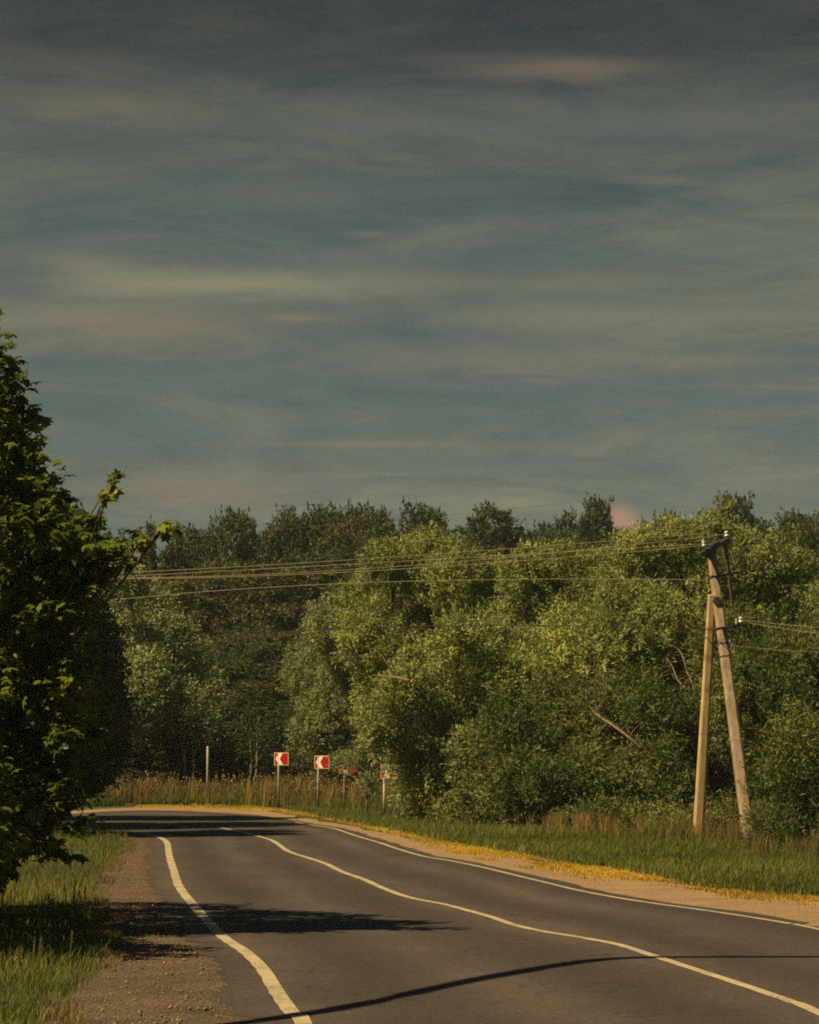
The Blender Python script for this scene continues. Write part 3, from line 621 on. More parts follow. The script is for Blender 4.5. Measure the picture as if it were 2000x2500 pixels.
FT = [
 (0, 150, 1330, 215, 330, 'far tree seen through gaps beside the maple crown'),
 (3, 362, 1262, 212, 90, 'small pointed spruce top just right of the maple bough'),
 (0, 440, 1318, 214, 150, 'low dark tree right of the small pointed spruce'),
 (1, 560, 1262, 212, 130, 'round-topped dark tree left of the notch in the treeline'),
 (2, 705, 1240, 216, 112, 'spiky dark tree right of the notch in the treeline'),
 (2, 790, 1238, 222, 170, 'spiky tree at the left of the highest stretch of treeline'),
 (2, 860, 1232, 215, 170, 'spiky tree in the middle of the highest stretch of treeline'),
 (2, 925, 1246, 222, 104, 'spiky tree at the right end of the highest stretch of treeline'),
 (1, 1040, 1248, 210, 135, 'domed dark tree right behind the top of the central willow'),
 (0, 1205, 1272, 220, 180, 'broad brownish tree right of the gap beside the central willow'),
 (1, 1320, 1296, 224, 130, 'low dark tree right of the broad brownish tree'),
 (0, 1385, 1284, 216, 100, 'low tree touching the left side of the big round dark tree'),
 (0, 1445, 1250, 212, 105, 'big round dark tree left of the small pink cloud'),
 (1, 1545, 1306, 222, 150, 'low treetop right below the small pink cloud'),
 (2, 1632, 1254, 214, 96, 'narrow brownish tree right of the small pink cloud'),
 (2, 1700, 1284, 220, 170, 'small dark treetop left of the pole head'),
 (0, 1775, 1244, 212, 140, 'dark round treetop directly above the pole head'),
 (1, 1842, 1272, 214, 150, 'dark treetop right of the pole head'),
 (0, 1925, 1284, 222, 150, 'low far treetop near the right picture edge'),
 (2, 1985, 1262, 216, 150, 'dark treetop cut by the right picture edge'),
 (0, 2100, 1290, 220, 260, 'far tree just outside the right picture edge'),
]
for k, px, top, d, w, lb in FT: far_tree(k, px, top, d, w, lb, TG)
UT = [
 (1, 430, 1420, 196, 230, 'dim tree behind the smaller silver-green willow bush'),
 (0, 560, 1400, 198, 230, 'dim brown-green tree above the leftmost chevron sign'),
 (1, 690, 1390, 196, 230, 'dim tree above the second chevron sign, crossed by the wires'),
 (0, 820, 1370, 198, 240, 'dim tree left of the central willow, behind the wires'),
 (2, 610, 1520, 182, 150, 'slim dim tree with pale stems above the leftmost chevron sign'),
 (0, 700, 1560, 176, 210, 'rounded dim tree left of the feathery willow'),
 (1, 560, 1620, 172, 180, 'low dim tree right of the smaller silver willow bush'),
 (0, 640, 1680, 165, 200, 'lowest dark tree directly behind the first two chevron signs'),
 (1, 770, 1720, 160, 190, 'dark tree behind the two shaded chevron signs'),
 (0, 480, 1740, 164, 190, 'bushy dark tree behind the whitewashed post'),
 (1, 340, 1730, 166, 200, 'bushy dark tree behind the meadow under the silver willow'),
 (0, 880, 1500, 180, 220, 'dim tree behind the gap between central and feathery willows'),
]
for k, px, top, d, w, lb in UT: far_tree(k, px, top, d, w, lb, UG)
BG = 'brushwood shrubs along the back of the meadow'
for i, (px, top, d, w, lb) in enumerate([(260, 1800, 150, 150, 'brushy shrub beside the maple at the left end of the meadow'), (370, 1820, 152, 130, 'dusky shrub left of the whitewashed post'), (455, 1800, 150, 120, 'pale-stemmed shrub just left of the whitewashed post'),
        (560, 1815, 153, 130, 'low shrub between the whitewashed post and the leftmost sign'), (735, 1845, 150, 130, 'low shrub between the first and second chevron signs'), (845, 1850, 146, 120, 'low shrub behind the third chevron sign')]):
    far_tree(i % 2, px, top, d, w, lb, BG, name='shrub')
# pale saplings at the edge of the wood
for i, (px, top, lb) in enumerate([(452, 1760, 'thin pale forked sapling left of the whitewashed post'), (470, 1775, 'thin pale sapling nearest the whitewashed post'), (606, 1800, 'forked pale sapling between the post and the leftmost sign'), (615, 1795, 'thin pale sapling close to the leftmost sign')]):
    d = 146; b = P(px, 1965, d); b[2] = 0; t = P(px - 12 + 8 * i, top, d)
    e = empty('sapling', b, lb, 'sapling', 'pale saplings at the edge of the wood')
    mb = MB(); mb.tube([b, (b + t) / 2 + [.1, 0, 0], t], [.05, .035, .012], 6); mb.tube([(b + t) / 2, t + [.5, 0, -.3]], [.025, .008], 5); mb.build('trunk', M['birch'], e, smooth=True, origin=b)
    V, Q, rn, cu = foliage([(t, np.array([.6, .6, .7])), (t + [.4, 0, -.4], np.array([.4, .4, .4]))], .16, .07, 7, 12, seed=90 + i)
    mesh_np('crown', V, Q, M['forest'], e, {'rnd': rn, 'clump': cu}, origin=b)

# ------------------------------------------------------------------ grasses (uncountable: stuff)
def inpoly(x, y, poly):
    poly = np.asarray(poly); c = np.zeros(len(x), bool); j = len(poly) - 1
    for i in range(len(poly)):
        xi, yi = poly[i]; xj, yj = poly[j]
        c ^= ((yi > y) != (yj > y)) & (x < (xj - xi) * (y - yi) / (yj - yi + 1e-12) + xi); j = i
    return c
def grass(name, label, cat, poly, count, h, w, mat, seed, lean=.35, hvar=.5, falloff=0.0, patch=None, tuft=0.0):
    g = np.random.default_rng(seed); poly = np.asarray(poly); lo, hi_ = poly.min(0), poly.max(0)
    PX = []; tot = 0
    while tot < count:
        q = g.uniform(lo, hi_, (count * 2, 2)); k = inpoly(q[:, 0], q[:, 1], poly)
        pn = .5 + .3 * np.sin(q[:, 0] * 2.9 + np.sin(q[:, 1] * .47) * 3 + seed) + .3 * np.sin(q[:, 1] * .61 + np.sin(q[:, 0] * 1.3 + q[:, 1] * .23) * 2.4) + .25 * np.sin(q[:, 1] * 1.93 + q[:, 0] * 5.1 + seed)
        if patch is not None: k &= g.random(len(q)) < np.clip(pn * patch[0] + patch[1], 0, 1)
        if falloff: k &= g.random(len(q)) < np.clip((falloff / np.maximum(q[:, 1], 1)) ** 1.6, 0, 1)
        q = q[k]; PX.append(q); tot += len(q)
        if len(PX) > 60: break
    q = np.concatenate(PX)[:count]; n = len(q)
    if tuft:
        cen = np.round(q / tuft) * tuft + np.sin(np.round(q / tuft) * 12.9898) * tuft * .4; q = q * .45 + cen * .55
    zz = np.where(q[:, 1] < 150, 0, (q[:, 1] - 150) / 100 * .35)
    pn = .5 + .25 * np.sin(q[:, 0] * .9 + np.sin(q[:, 1] * .35) * 2 + seed) + .25 * np.sin(q[:, 1] * .45 + q[:, 0] * .3)
    hh = h * g.uniform(1 - hvar, 1 + hvar * .6, n) * (.65 + .6 * pn)
    a = g.uniform(0, 6.283, n); ld = np.stack([np.cos(a), np.sin(a)], 1) * (lean * hh * g.random(n))[:, None] + np.array([.12, .05]) * hh[:, None]
    b = g.uniform(0, 6.283, n); sv = np.stack([np.cos(b), np.sin(b) * .4], 1) * (w * .5 * g.uniform(.6, 1.4, n))[:, None]
    base = np.concatenate([q, zz[:, None]], 1); V = np.zeros((n, 5, 3))
    V[:, 0] = base; V[:, 1] = base; V[:, 0, :2] -= sv; V[:, 1, :2] += sv
    m2 = base.copy(); m2[:, :2] += ld * .35; m2[:, 2] += hh * .6
    V[:, 2] = m2; V[:, 3] = m2; V[:, 2, :2] += sv * .75; V[:, 3, :2] -= sv * .75
    V[:, 4] = base; V[:, 4, :2] += ld; V[:, 4, 2] += hh * .97
    i0 = np.arange(n) * 5
    FQ = np.stack([i0, i0 + 1, i0 + 2, i0 + 3], 1); FT_ = np.stack([i0 + 3, i0 + 2, i0 + 4], 1)
    cl = np.clip(pn * .7 + g.random(n) * .3, 0, 1)
    o = mesh_np(name, V.reshape(-1, 3), [FQ, FT_], mat, None, {'rnd': np.repeat(g.random(n), 5), 'clump': np.repeat(cl, 5)})
    return tag(o, label, cat, kind='stuff')
def seeds(name, label, cat, poly, count, h, mat, seed, size=.05):
    """stalks with seed heads"""
    g = np.random.default_rng(seed); poly = np.asarray(poly); lo, hi_ = poly.min(0), poly.max(0)
    q = g.uniform(lo, hi_, (count * 4, 2)); q = q[inpoly(q[:, 0], q[:, 1], poly)]
    pn = np.sin(q[:, 0] * .8 + seed) * np.sin(q[:, 1] * .5 + q[:, 0] * .2); q = q[g.random(len(q)) < .55 + .5 * pn][:count]; n = len(q)
    hh = h * g.uniform(.6, 1.25, n); zz = np.where(q[:, 1] < 150, 0, (q[:, 1] - 150) / 100 * .35)
    base = np.concatenate([q, zz[:, None]], 1); top = base + np.stack([g.normal(.05, .1, n) * hh, g.normal(0, .1, n) * hh, hh], 1)
    w = .008; V = np.zeros((n, 4, 3)); V[:, 0] = base - [w, 0, 0]; V[:, 1] = base + [w, 0, 0]; V[:, 2] = top + [w, 0, 0]; V[:, 3] = top - [w, 0, 0]
    m = 7; c = top[:, None] + g.normal(0, 1, (n, m, 3)) * np.array([size * .5, size * .5, size * 2.2]) - np.array([0, 0, size * 2])
    u = unit(g.normal(size=(n, m, 3)) + [0, 0, 1.2]) * size; s2 = unit(np.cross(u, g.normal(size=(n, m, 3)))) * size * .45
    H_ = np.stack([c - u * .6, c + s2, c + u, c - s2], 2).reshape(-1, 3)
    VV = np.concatenate([V.reshape(-1, 3), H_]); Q = np.arange(len(VV)).reshape(-1, 4)
    rn = np.concatenate([np.repeat(g.random(n), 4), np.repeat(g.random(n * m), 4)]); cu = np.concatenate([np.full(n * 4, .3), np.repeat(np.repeat(g.random(n), m), 4)])
    o = mesh_np(name, VV, Q, mat, None, {'rnd': rn, 'clump': cu}); return tag(o, label, cat, kind='stuff')
# right verge
inner = pix([(2000, 2192), (1900, 2190), (1750, 2172), (1600, 2148), (1450, 2120), (1300, 2096), (1180, 2076), (1080, 2056), (1000, 2040), (930, 2026), (860, 2012), (790, 2000), (740, 1988), (690, 1978)])
green = [(11, 20)] + [(8.8, 26), (7.5, 33)] + inner + pix([(760, 1955), (900, 1965)]) + [(4, 112), (10, 104), (14, 85), (16, 60), (16, 20)]
grass('grass', 'green grass of the right verge between yellow grass and willows', 'grass', green, 230000, .15, .016, M['grass'], 1, falloff=60, hvar=.95, lean=.8)
strip_y = pix([(2000, 2204), (1900, 2200), (1760, 2184), (1600, 2160), (1500, 2146), (1400, 2130), (1300, 2110), (1200, 2094), (1100, 2072), (1040, 2056), (1000, 2046), (940, 2034), (860, 2014), (760, 1994), (680, 1984), (560, 1975), (420, 1971), (330, 1972), (330, 1968), (480, 1965), (620, 1969), (740, 1984), (860, 2004), (960, 2024), (1060, 2040), (1150, 2062), (1250, 2080), (1400, 2102), (1550, 2128), (1700, 2150), (1850, 2168), (2000, 2178)])
grass('dry_grass', 'bright yellow dry grass strip at the edge of the right shoulder', 'dry grass', strip_y, 70000, .05, .018, M['dry'], 2, lean=1.1, falloff=90, patch=(1.0, .1))
weeds = [(9, 62), (8.0, 70), (6.4, 80), (5.6, 88), (4.2, 93), (3.4, 100), (2.0, 106), (4, 112), (10, 104), (13, 90), (14.5, 75), (14.5, 62)]
grass('weeds', 'tall brownish weeds at the foot of the willow bushes', 'weeds', weeds, 36000, .40, .022, M['grass'], 3, lean=.4, hvar=.8, tuft=.5, patch=(1.1, .1))
seeds('seeding_grass', 'tan seeding grass in front of the willow bushes', 'seeding grass', weeds, 2200, .55, M['tan'], 4, size=.04)
grass('creeping_grass', 'thin yellowish grass spreading over the right gravel shoulder', 'grass', [(9.2, 20), (8.0, 30)] + pix([(2000, 2215), (1800, 2196), (1600, 2172), (1400, 2144), (1200, 2108), (1080, 2078), (1000, 2058), (1000, 2040), (1200, 2080), (1450, 2120), (1750, 2172), (2000, 2192)]) + [(9.8, 28), (10.5, 20)], 12000, .06, .014, M['dry'], 14, lean=.9, patch=(1.4, -.5))
# meadow beyond the bend
mead = [(-40, 128)] + pix([(-300, 1972), (200, 1968), (420, 1962), (600, 1966), (700, 1972)]) + [(-2.5, 118), (1, 112), (4, 118), (2, 160), (-40, 160)]
grass('meadow_grass', 'tall mixed meadow grass beyond the bend', 'meadow', mead, 150000, .72, .034, M['weed'], 5, lean=.3, hvar=.7, tuft=.9)
grass('undergrowth', 'fresh green growth at the front of the meadow beyond the bend', 'undergrowth', [(-40, 126)] + pix([(-300, 1974), (200, 1972), (420, 1964), (600, 1967), (720, 1975)]) + [(-2, 116), (2, 112), (2, 122), (-6, 131), (-40, 134)], 60000, .38, .03, M['grass'], 6, hvar=.7, tuft=.5)
seeds('dock_stalks', 'rusty brown seed stalks standing over the meadow', 'seed stalks', mead, 5000, .95, M['tan'], 7, size=.07)
# low leafy growth where the bushes meet the verge
g = np.random.default_rng(55); ul = []
for k in range(150):
    t = g.random(); px_ = 980 + 1080 * t; d = np.interp(px_, [980, 1180, 1400, 1640, 1760, 1900, 2060], [104, 98, 91, 88, 86, 84, 76]) + g.normal(-.8, 1.2); q = g.uniform(.14, .36)
    p = P(px_, 1840, d); p[2] = q * .5; ul.append((p, np.array([q * g.uniform(.8, 1.6), q, q * g.uniform(.7, 1.5)])))
V, Q, rn, cu = foliage(ul, .13, .045, 9, 60, spray=.28, upw=.9, seed=56, floor=.02)
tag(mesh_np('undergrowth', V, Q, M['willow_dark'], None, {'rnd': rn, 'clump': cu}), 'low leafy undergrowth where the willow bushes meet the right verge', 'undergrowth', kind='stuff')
grass('tall_grass', 'scattered taller grass tufts in the upper right verge', 'tall grass', [(8.6, 55), (7.4, 64), (5.2, 76), (3.0, 88), (1.2, 97), (2.4, 106), (6, 98), (10, 88), (13, 74), (13, 55)], 26000, .36, .018, M['weed'], 31, lean=.6, hvar=.9, tuft=.7, patch=(1.2, -.3))
# left verge
lv = [(-2.7, 12), (-2.85, 18)] + pix([(40, 2540), (100, 2490), (165, 2430), (225, 2375), (262, 2330), (240, 2262), (225, 2200), (238, 2150), (270, 2112), (298, 2080), (312, 2050), (316, 2036), (250, 2030), (200, 2026), (-200, 2036)]) + [(-20, 80), (-20, 12)]
grass('grass', 'green grass on the left verge under the maple', 'grass', lv, 260000, .13, .010, M['grass'], 8, falloff=26, lean=.9, hvar=.8)
lt = [(-2.2, 12), (-2.3, 18)] + pix([(130, 2560), (190, 2500), (260, 2400), (300, 2350), (300, 2320), (280, 2260), (262, 2200), (280, 2150), (305, 2112), (330, 2080), (335, 2045), (310, 2040), (290, 2080), (240, 2130), (200, 2190), (190, 2240), (220, 2320), (200, 2360), (120, 2440), (40, 2500), (0, 2560)]) + [(-3.1, 18), (-3.1, 12)]
grass('dry_grass', 'tan dry grass along the edge of the left gravel shoulder', 'dry grass', lt, 34000, .075, .008, M['tan'], 9, lean=.9, patch=(1.2, -.3), falloff=30)
seeds('seeding_grass', 'thin seeding stalks in the left verge grass', 'seeding grass', lv, 1400, .26, M['tan'], 10, size=.018)
# loose stones on the left shoulder
g = np.random.default_rng(77); n = 5200
cyl = g.uniform(14, 75, n * 3); xl = np.interp(cyl, LLp[:, 1], LLp[:, 0]) - .5; xo = np.interp(cyl, np.array(outL)[:, 1], np.array(outL)[:, 0])
ok = (g.random(n * 3) < (22 / cyl) ** 1.1); cyl, xl, xo = cyl[ok][:n], xl[ok][:n], xo[ok][:n]; f = g.random(len(cyl)) ** .8
cx = xo + (xl - xo) * f; sz = g.uniform(.004, .012, len(cyl)) * (1 + (g.random(len(cyl)) < .05) * 1.2)
o6 = np.array([(1, 0, 0), (0, 1, 0), (-1, 0, 0), (0, -1, 0), (0, 0, .7), (0, 0, -.5)], float)
V = np.stack([cx, cyl, .01 + sz * .3], 1)[:, None] + (o6[None] * g.uniform(.6, 1.3, (len(cx), 6, 1)) + g.normal(0, .15, (len(cx), 6, 3))) * sz[:, None, None]
i0 = (np.arange(len(cx)) * 6)[:, None, None]; tri = np.array([(0, 1, 4), (1, 2, 4), (2, 3, 4), (3, 0, 4), (1, 0, 5), (2, 1, 5), (3, 2, 5), (0, 3, 5)])
st = mesh_np('loose_stones', V.reshape(-1, 3), (i0 + tri[None]).reshape(-1, 3), M['gravel_pale']); tag(st, 'small loose stones scattered over the left gravel shoulder', 'stones', kind='stuff')

# ------------------------------------------------------------------ air
m, nt = newmat('air'); pv = nt.nodes.new('ShaderNodeVolumePrincipled'); pv.inputs['Color'].default_value = (.84, .9, .88, 1)
pv.inputs['Density'].default_value = .00014; pv.inputs['Anisotropy'].default_value = .0
ov = nt.nodes.new('ShaderNodeOutputMaterial'); L(nt, pv.outputs[0], ov.inputs['Volume'])
mb = MB(); mb.box((0, 700, 17), (1802, 1602, 42)); tag(mb.build('haze', m), 'thin summer haze that pales the far wood', 'haze', kind='stuff')
SC.cycles.volume_bounces = 0
# ------------------------------------------------------------------ the leaning utility pole
DP = 79.0
f0 = P(1828, 1900, 77.5); f0 = G(1829, 2062); s0 = G(1703, 2046); 
f0[1] = 77.0; f0[0] = P(1829, 1840, 77)[0]; s0[1] = 79.5; s0[0] = P(1703, 1840, 79.5)[0]
top = P(1737, 1345, DP); stop = P(1739, 1452, DP - .35)
po = f0.copy()
pole = empty('utility_pole', po, 'leaning concrete utility pole with a strut beside it, in front of the willows', 'utility pole')
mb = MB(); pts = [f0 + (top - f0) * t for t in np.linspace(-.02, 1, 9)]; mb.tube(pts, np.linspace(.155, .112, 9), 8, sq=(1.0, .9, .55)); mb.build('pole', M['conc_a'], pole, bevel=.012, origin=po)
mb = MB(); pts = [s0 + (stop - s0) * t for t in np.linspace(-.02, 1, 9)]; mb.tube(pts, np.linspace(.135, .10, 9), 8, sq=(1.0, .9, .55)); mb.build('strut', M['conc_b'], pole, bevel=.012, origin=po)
# clamp between pole and strut
mb = MB(); c = P(1751, 1467, DP - .42); mb.tube([c + [0, -.12, 0], c + [0, .12, 0]], .095, 12); mb.tube([P(1742, 1470, DP - .5), P(1775, 1459, DP - .1)], .025, 6); mb.build('clamp', M['darkmetal'], pole, smooth=False, origin=po)
# crossarm, seen nearly end on: near end hangs lower left
def bar(name, a, b, w, h, mat, parent, ext=None):
    a = np.asarray(a); b = np.asarray(b); x = (b - a); ln = np.linalg.norm(x); x = x / ln; z = np.array([0, 0, 1.0]); y = unit(np.cross(z, x)); z = np.cross(x, y)
    m2 = MB(); m2.box((a + b) / 2, (ln, w, h), (x, y, z)); 
    if ext: m2.box((a + b) / 2 + z * (h / 2 + ext / 2), (ln * .25, w * 1.3, ext), (x, y, z))
    return m2.build(name, mat, parent, bevel=.01, origin=po)
ca = P(1706, 1356, 78.2); cb = P(1778, 1317, 79.8)
arm = bar('crossarm', ca, cb, .13, .11, M['darkmetal'], pole, .05)
bar('brace', P(1722, 1352, 78.6), P(1741, 1362, 78.9), .05, .12, M['rust'], pole)
def insulator(c, tilt=(0, 0, 1), sc=1.0, parent=None, name='insulator'):
    c = np.asarray(c, float); t = unit(np.asarray(tilt, float)); m2 = MB()
    m2.tube([c - t * .10, c - t * .02, c, c + t * .03, c + t * .045, c + t * .075, c + t * .09, c + t * .12, c + t * .135], np.array([.012, .012, .05, .058, .035, .035, .046, .04, .012]) * sc, 12)
    return m2.build(name, M['porcelain'], parent, smooth=True, origin=po)
ins = {'a': P(1775, 1310, 79.8), 'b': P(1719, 1334, 78.5), 'c': P(1722, 1306, 79.3), 'd': P(1750, 1318, 79.0), 'e': P(1809, 1520, 78.6), 'f': P(1792, 1528, 79.2)}
insulator(ins['a'], (-.1, 0, 1), 1.15, pole); insulator(ins['b'], (-.1, 0, 1), .9, pole)
m2 = MB(); m2.tube([ins['c'] + [-.05, 0, -.35], ins['c'] + [0, 0, -.1], ins['c']], [.015, .015, .015], 6); m2.tube([ins['c'] - [0, 0, .02], ins['c'] + [0, 0, .05]], [.05, .035], 8); m2.build('insulator', M['rust'], pole, smooth=True, origin=po)
# lower brackets: bent iron arms
def bracket(pp, r=.028, mat='rust'):
    m2 = MB(); m2.tube(smooth_path([P(*q) for q in pp], 3), r, 6); m2.build('bracket', M[mat], pole, smooth=True, origin=po)
bracket([(1728, 1416, 78.2), (1742, 1408, 78.5), (1752, 1409, 78.75), (1770, 1404, 78.8), (1790, 1400, 79.4), (1806, 1398, 79.8)])
bracket([(1746, 1537, 78.0), (1764, 1533, 78.3), (1782, 1531, 78.5), (1800, 1528, 78.9), (1814, 1524, 79.1)], .035)
insulator(ins['e'], (.0, 0, 1), 1.1, pole); insulator(P(1798, 1523, 79.3), (0, 0, 1), .45, pole)
# small steel fittings on the pole's side
m2 = MB(); m2.tube([P(1780, 1562, 78.3), P(1781, 1580, 78.3)], .035, 8); m2.build('cable_grip', M['porcelain'], pole, smooth=True, origin=po)
m2 = MB(); m2.tube([P(1776, 1609, 78.25), P(1777, 1614, 78.25)], .03, 8); m2.build('cable_grip', M['porcelain'], pole, smooth=True, origin=po)
for yy, x0_, x1_ in ((1580, 1757, 1785), (1612, 1762, 1790), (1412, 1740, 1768)):
    c0 = f0 + (top - f0) * ((2062 - yy) / (2062 - 1345)); rr = .155 - .043 * ((2062 - yy) / 717) + .004
    m2 = MB(); ax = unit(top - f0); m2.tube([c0 - ax * .02, c0 + ax * .02], rr, 8, sq=(1.0, .9, .55)); m2.build('band', M['darkmetal'], pole, origin=po)
# ------------------------------------------------------------------ overhead wires
def wire(a, b, sag, label, r=.009, mat='wire', n=40, cat='wire', group='overhead wires strung from the leaning pole', grow=0):
    a = np.asarray(a); b = np.asarray(b); t = np.linspace(0, 1, n)[:, None]; p = a + (b - a) * t; p[:, 2] -= 4 * sag * (t * (1 - t))[:, 0]
    m2 = MB(); m2.tube(p, np.linspace(r, r + grow, n), 5); o = m2.build('overhead_wire', M[mat]); return tag(o, label, cat, group)
def left_wire(a, pxy, de, label, r, mat='wire', grow=.010):
    # the wire hangs in the vertical plane from the pole to a point 'de' metres off, sagging through the given sights
    a = np.asarray(a, float); pa = (1000 + F * a[0] / a[1]); q = P(-320, 1400, de); n = 46; t = np.linspace(0, 1, n) ** 1.0
    x = a[0] + (q[0] - a[0]) * t; y = a[1] + (q[1] - a[1]) * t; z = []
    tt = []; zz = []
    for px, py in pxy:
        k = (px - 1000) / F; u = (k * a[1] - a[0]) / ((q[0] - a[0]) - k * (q[1] - a[1])); tt.append(u); zz.append(P(px, py, a[1] + (q[1] - a[1]) * u)[2])
    co_ = np.polyfit([0] + tt, [a[2]] + zz, 2, w=[50] + [1] * len(tt)); z = np.polyval(co_, t)
    m2 = MB(); m2.tube(np.stack([x, y, z], 1), np.linspace(r, r + grow, n), 5); return tag(m2.build('overhead_wire', M[mat]), label, 'wire', 'overhead wires strung from the leaning pole')
left_wire(ins['c'] + [0, 0, .04], [(1507, 1319), (960, 1360), (320, 1397)], 150, 'topmost overhead wire running left from the leaning pole', .006)
left_wire(ins['b'] + [0, 0, .06], [(1507, 1330), (960, 1375), (320, 1406)], 149, 'overhead wire running left, second from the top', .006)
left_wire(ins['a'] + [0, 0, .06], [(1507, 1341), (960, 1381), (320, 1411)], 151, 'overhead wire running left, third from the top', .006)
left_wire(ins['d'] + [0, 0, -.1], [(1507, 1352), (960, 1390), (320, 1413)], 150, 'overhead wire running left, fourth from the top', .007)
left_wire(P(1728, 1416, 78.2), [(860, 1423), (657, 1435), (417, 1451)], 150, 'thin overhead wire sloping left below the bundle of four', .007)
left_wire(P(1746, 1537, 78.0), [(1197, 1524), (1034, 1532), (640, 1545)], 150, 'black cable running left low across the willow crowns', .010, 'wire_dark')
wire(P(-100, 1345, 185), P(1500, 1215, 240), .3, 'faint distant wire above the treeline left of the central willow', .012, group='distant wires')
wire(ins['e'] + [.03, 0, .06], P(2300, 1545, 70), .06, 'upper wire running right from the lower insulator', .006)
wire(P(1798, 1521, 79.3) + [0, 0, .06], P(2300, 1566, 70.5), .10, 'lower wire running right from the lower insulator', .006)
wire(P(1782, 1575, 78.2), P(2300, 1590, 71), .10, 'thin wire running right from the grip on the pole', .004)
for a_, b_, lb in ((ins['a'] + [.04, 0, 0], ins['e'] + [.0, 0, .08], 'slack jumper wire hanging right of the pole, outer one'), (ins['d'], P(1798, 1518, 79.3), 'slack jumper wire hanging right of the pole, inner one')):
    t = np.linspace(0, 1, 14)[:, None]; p = a_ + (b_ - a_) * t; p[:, 0] += .06 * (4 * t * (1 - t))[:, 0]
    m2 = MB(); m2.tube(p, .005, 5); tag(m2.build('jumper_wire', M['wire']), lb, 'wire', 'jumper wires on the leaning pole')
# ------------------------------------------------------------------ chevron signs
def sign(cx, cyy, d, px_post, w, h, label, mat='galv', lower=None, yaw=0.0):
    s = F / d; base = P(px_post, 1840, d); base[2] = 0
    e = empty('chevron_sign', base, label, 'road sign', 'red and white chevron signs round the outside of the bend')
    z = P(cx, cyy, d)[2]; x = P(cx, cyy, d)[0] - base[0]
    post = MB(); post.tube([(0, .06, -.1), (0, .06, z + h * .45)], .036, 10); post.build('post', M[mat], e, smooth=True)
    cy_, sy_ = math.cos(yaw), math.sin(yaw); ax = np.array([[cy_, sy_, 0], [-sy_, cy_, 0], [0, 0, 1.0]])
    c = np.array([x, 0, z])
    def slab(name, poly, y0, th, mat_, par):
        k = len(poly); V = [c + ax[0] * px_ + ax[2] * pz_ + ax[1] * yy for yy in (y0, y0 + th) for px_, pz_ in poly]
        m2 = MB(); m2.add(V, [tuple(range(k))] + [tuple(reversed(range(k, 2 * k)))] + [(i, i + k, (i + 1) % k + k, (i + 1) % k) for i in range(k)]); return m2.build(name, mat_, par)
    W2, H2 = w / 2, h / 2
    bd = slab('board', [(-W2, -H2), (W2, -H2), (W2, H2), (-W2, H2)], 0, .012, M['sign_edge'], e)
    i_ = .025
    slab('red_face', [(-W2 + i_, -H2 + i_), (W2 - i_, -H2 + i_), (W2 - i_, H2 - i_), (-W2 + i_, H2 - i_)], -.003, .003, M['sign_red'], bd)
    a = W2 - i_; b_ = H2 - i_
    slab('arrow', [(-a + .03, 0), (-a * .32, -b_), (a * .22, -b_), (-a * .25, 0), (a * .22, b_), (-a * .32, b_)], -.006, .003, M['sign_white'], bd)
    for q_ in (.12, -.12):
        br = MB(); br.box(c + ax[1] * .03 + [0, 0, q_], (w * .6, .03, .03), ax); br.build('rail', M['sign_back'], e)
    if lower:
        lw = MB(); lw.tube([(0, .06, .02), (0, .06, lower)], .0375, 10); lw.build('sleeve', M['yellow_post'], e, smooth=True)
    return e
sign(687, 1853, 126, 680, .56, .47, 'leftmost chevron sign, fully lit, arrow pointing left', yaw=-.30)
sign(786, 1861, 122, 777, .56, .47, 'second chevron sign from the left, bright red and white', yaw=-.26)
sign(847, 1872, 119, 841, .56, .47, 'third chevron sign from the left, mostly in leaf shade', yaw=-.22)
sign(949, 1884, 108, 938, .52, .45, 'rightmost chevron sign, shaded by foliage, pale post', yaw=-.2, lower=1.05)
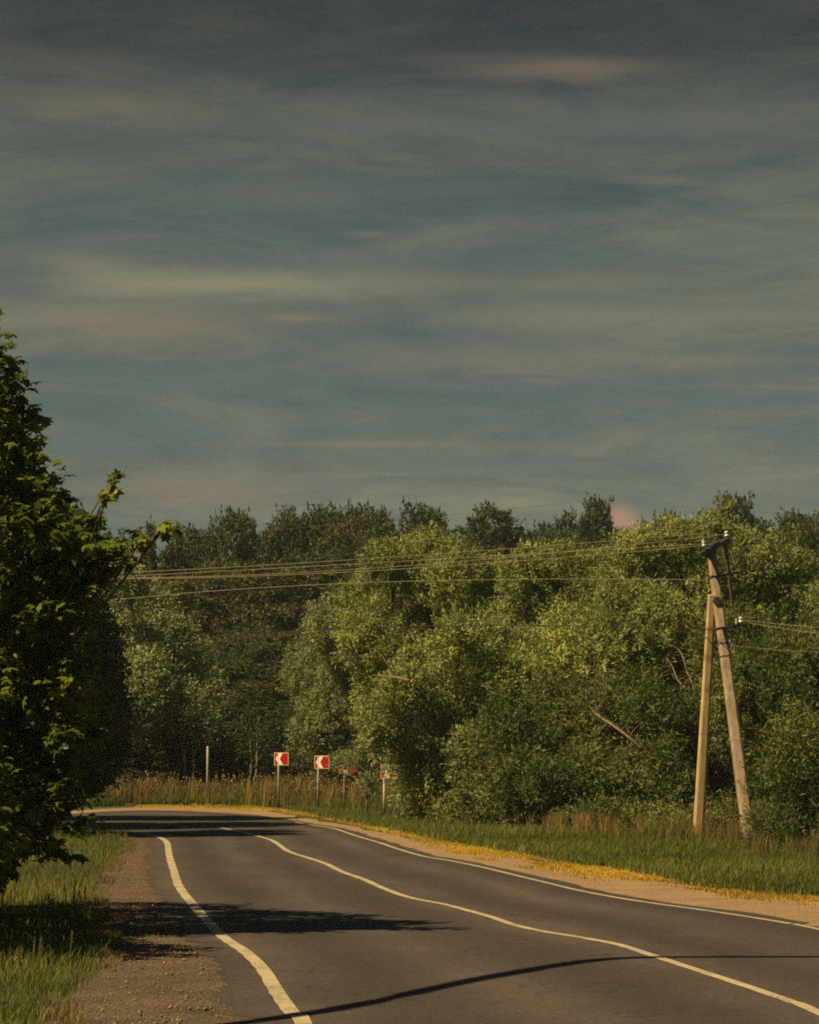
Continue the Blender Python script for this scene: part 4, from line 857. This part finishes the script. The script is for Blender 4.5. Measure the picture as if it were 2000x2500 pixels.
# whitewashed post in the meadow
b = P(507, 1965, 138); b[2] = 0; e = empty('marker_post', b, 'whitewashed marker post standing in the meadow left of the signs', 'post')
hz = P(507, 1822, 138)[2]; mb = MB(); mb.tube([(0, 0, -.1), (0, 0, hz - .04), (0, 0, hz)], [.055, .055, .03], 10); mb.build('post', M['white_post'], e, smooth=True)
mb = MB(); mb.tube([(0, 0, 0), (0, 0, .45)], .06, 10); mb.build('foot', M['rust'], e, smooth=True)
# ------------------------------------------------------------------ made-up unseen bent tree, its shape traced back from the thin lane shadow
def caster(X, xs, ys):
    lx = xs - X; ln = lx / SDX; return np.array([X, ys - ln * SDY, ln * math.tan(SUN_EL)])
c0 = np.array([-5.2, 17.5, 0])
pts = [c0, np.array([-5.0, 19.6, 1.6]), caster(-4.7, -2.1, 24.0), caster(-4.7, *G(800, 2470)[:2]), caster(-4.6, *G(1150, 2396)[:2]), caster(-4.6, *G(1330, 2364)[:2]), caster(-4.7, *G(1480, 2344)[:2]), caster(-4.9, *G(1640, 2339)[:2]), caster(-5.0, *G(2000, 2338)[:2]), caster(-5.1, 6.5, 33.7)]
e = empty('unseen_shadow_caster', c0, 'unseen bent tree added left of the view to cast the thin shadow over the near lane', 'tree')
pp = smooth_path(pts, 4); mb = MB(); mb.tube(pp, np.interp(np.linspace(0, 1, len(pp)), [0, .5, .75, 1], [.13, .10, .15, .13]), 8)
pp2 = pp[12:24] + np.array([0, 0, 1]) * np.interp(np.arange(12), [0, 6, 11], [0, .22, 0])[:, None]; mb.tube(pp2, np.linspace(.05, .03, 12), 6)
mb.build('trunk', M['bark'], e, smooth=True, origin=c0)  # added trunk, bent and thickened only for the shadow it throws
for k in range(26, len(pp) - 1, 4):
    mb = MB(); v = np.array([random.uniform(-.4, .1), random.uniform(-.4, .4), random.uniform(.2, .7)]); mb.tube([pp[k], pp[k] + v * .5, pp[k] + v], [.015, .01, .004], 5)
    mb.build('caster_twig', M['bark'], e, smooth=True, origin=c0)
print('leaves', NLEAF)
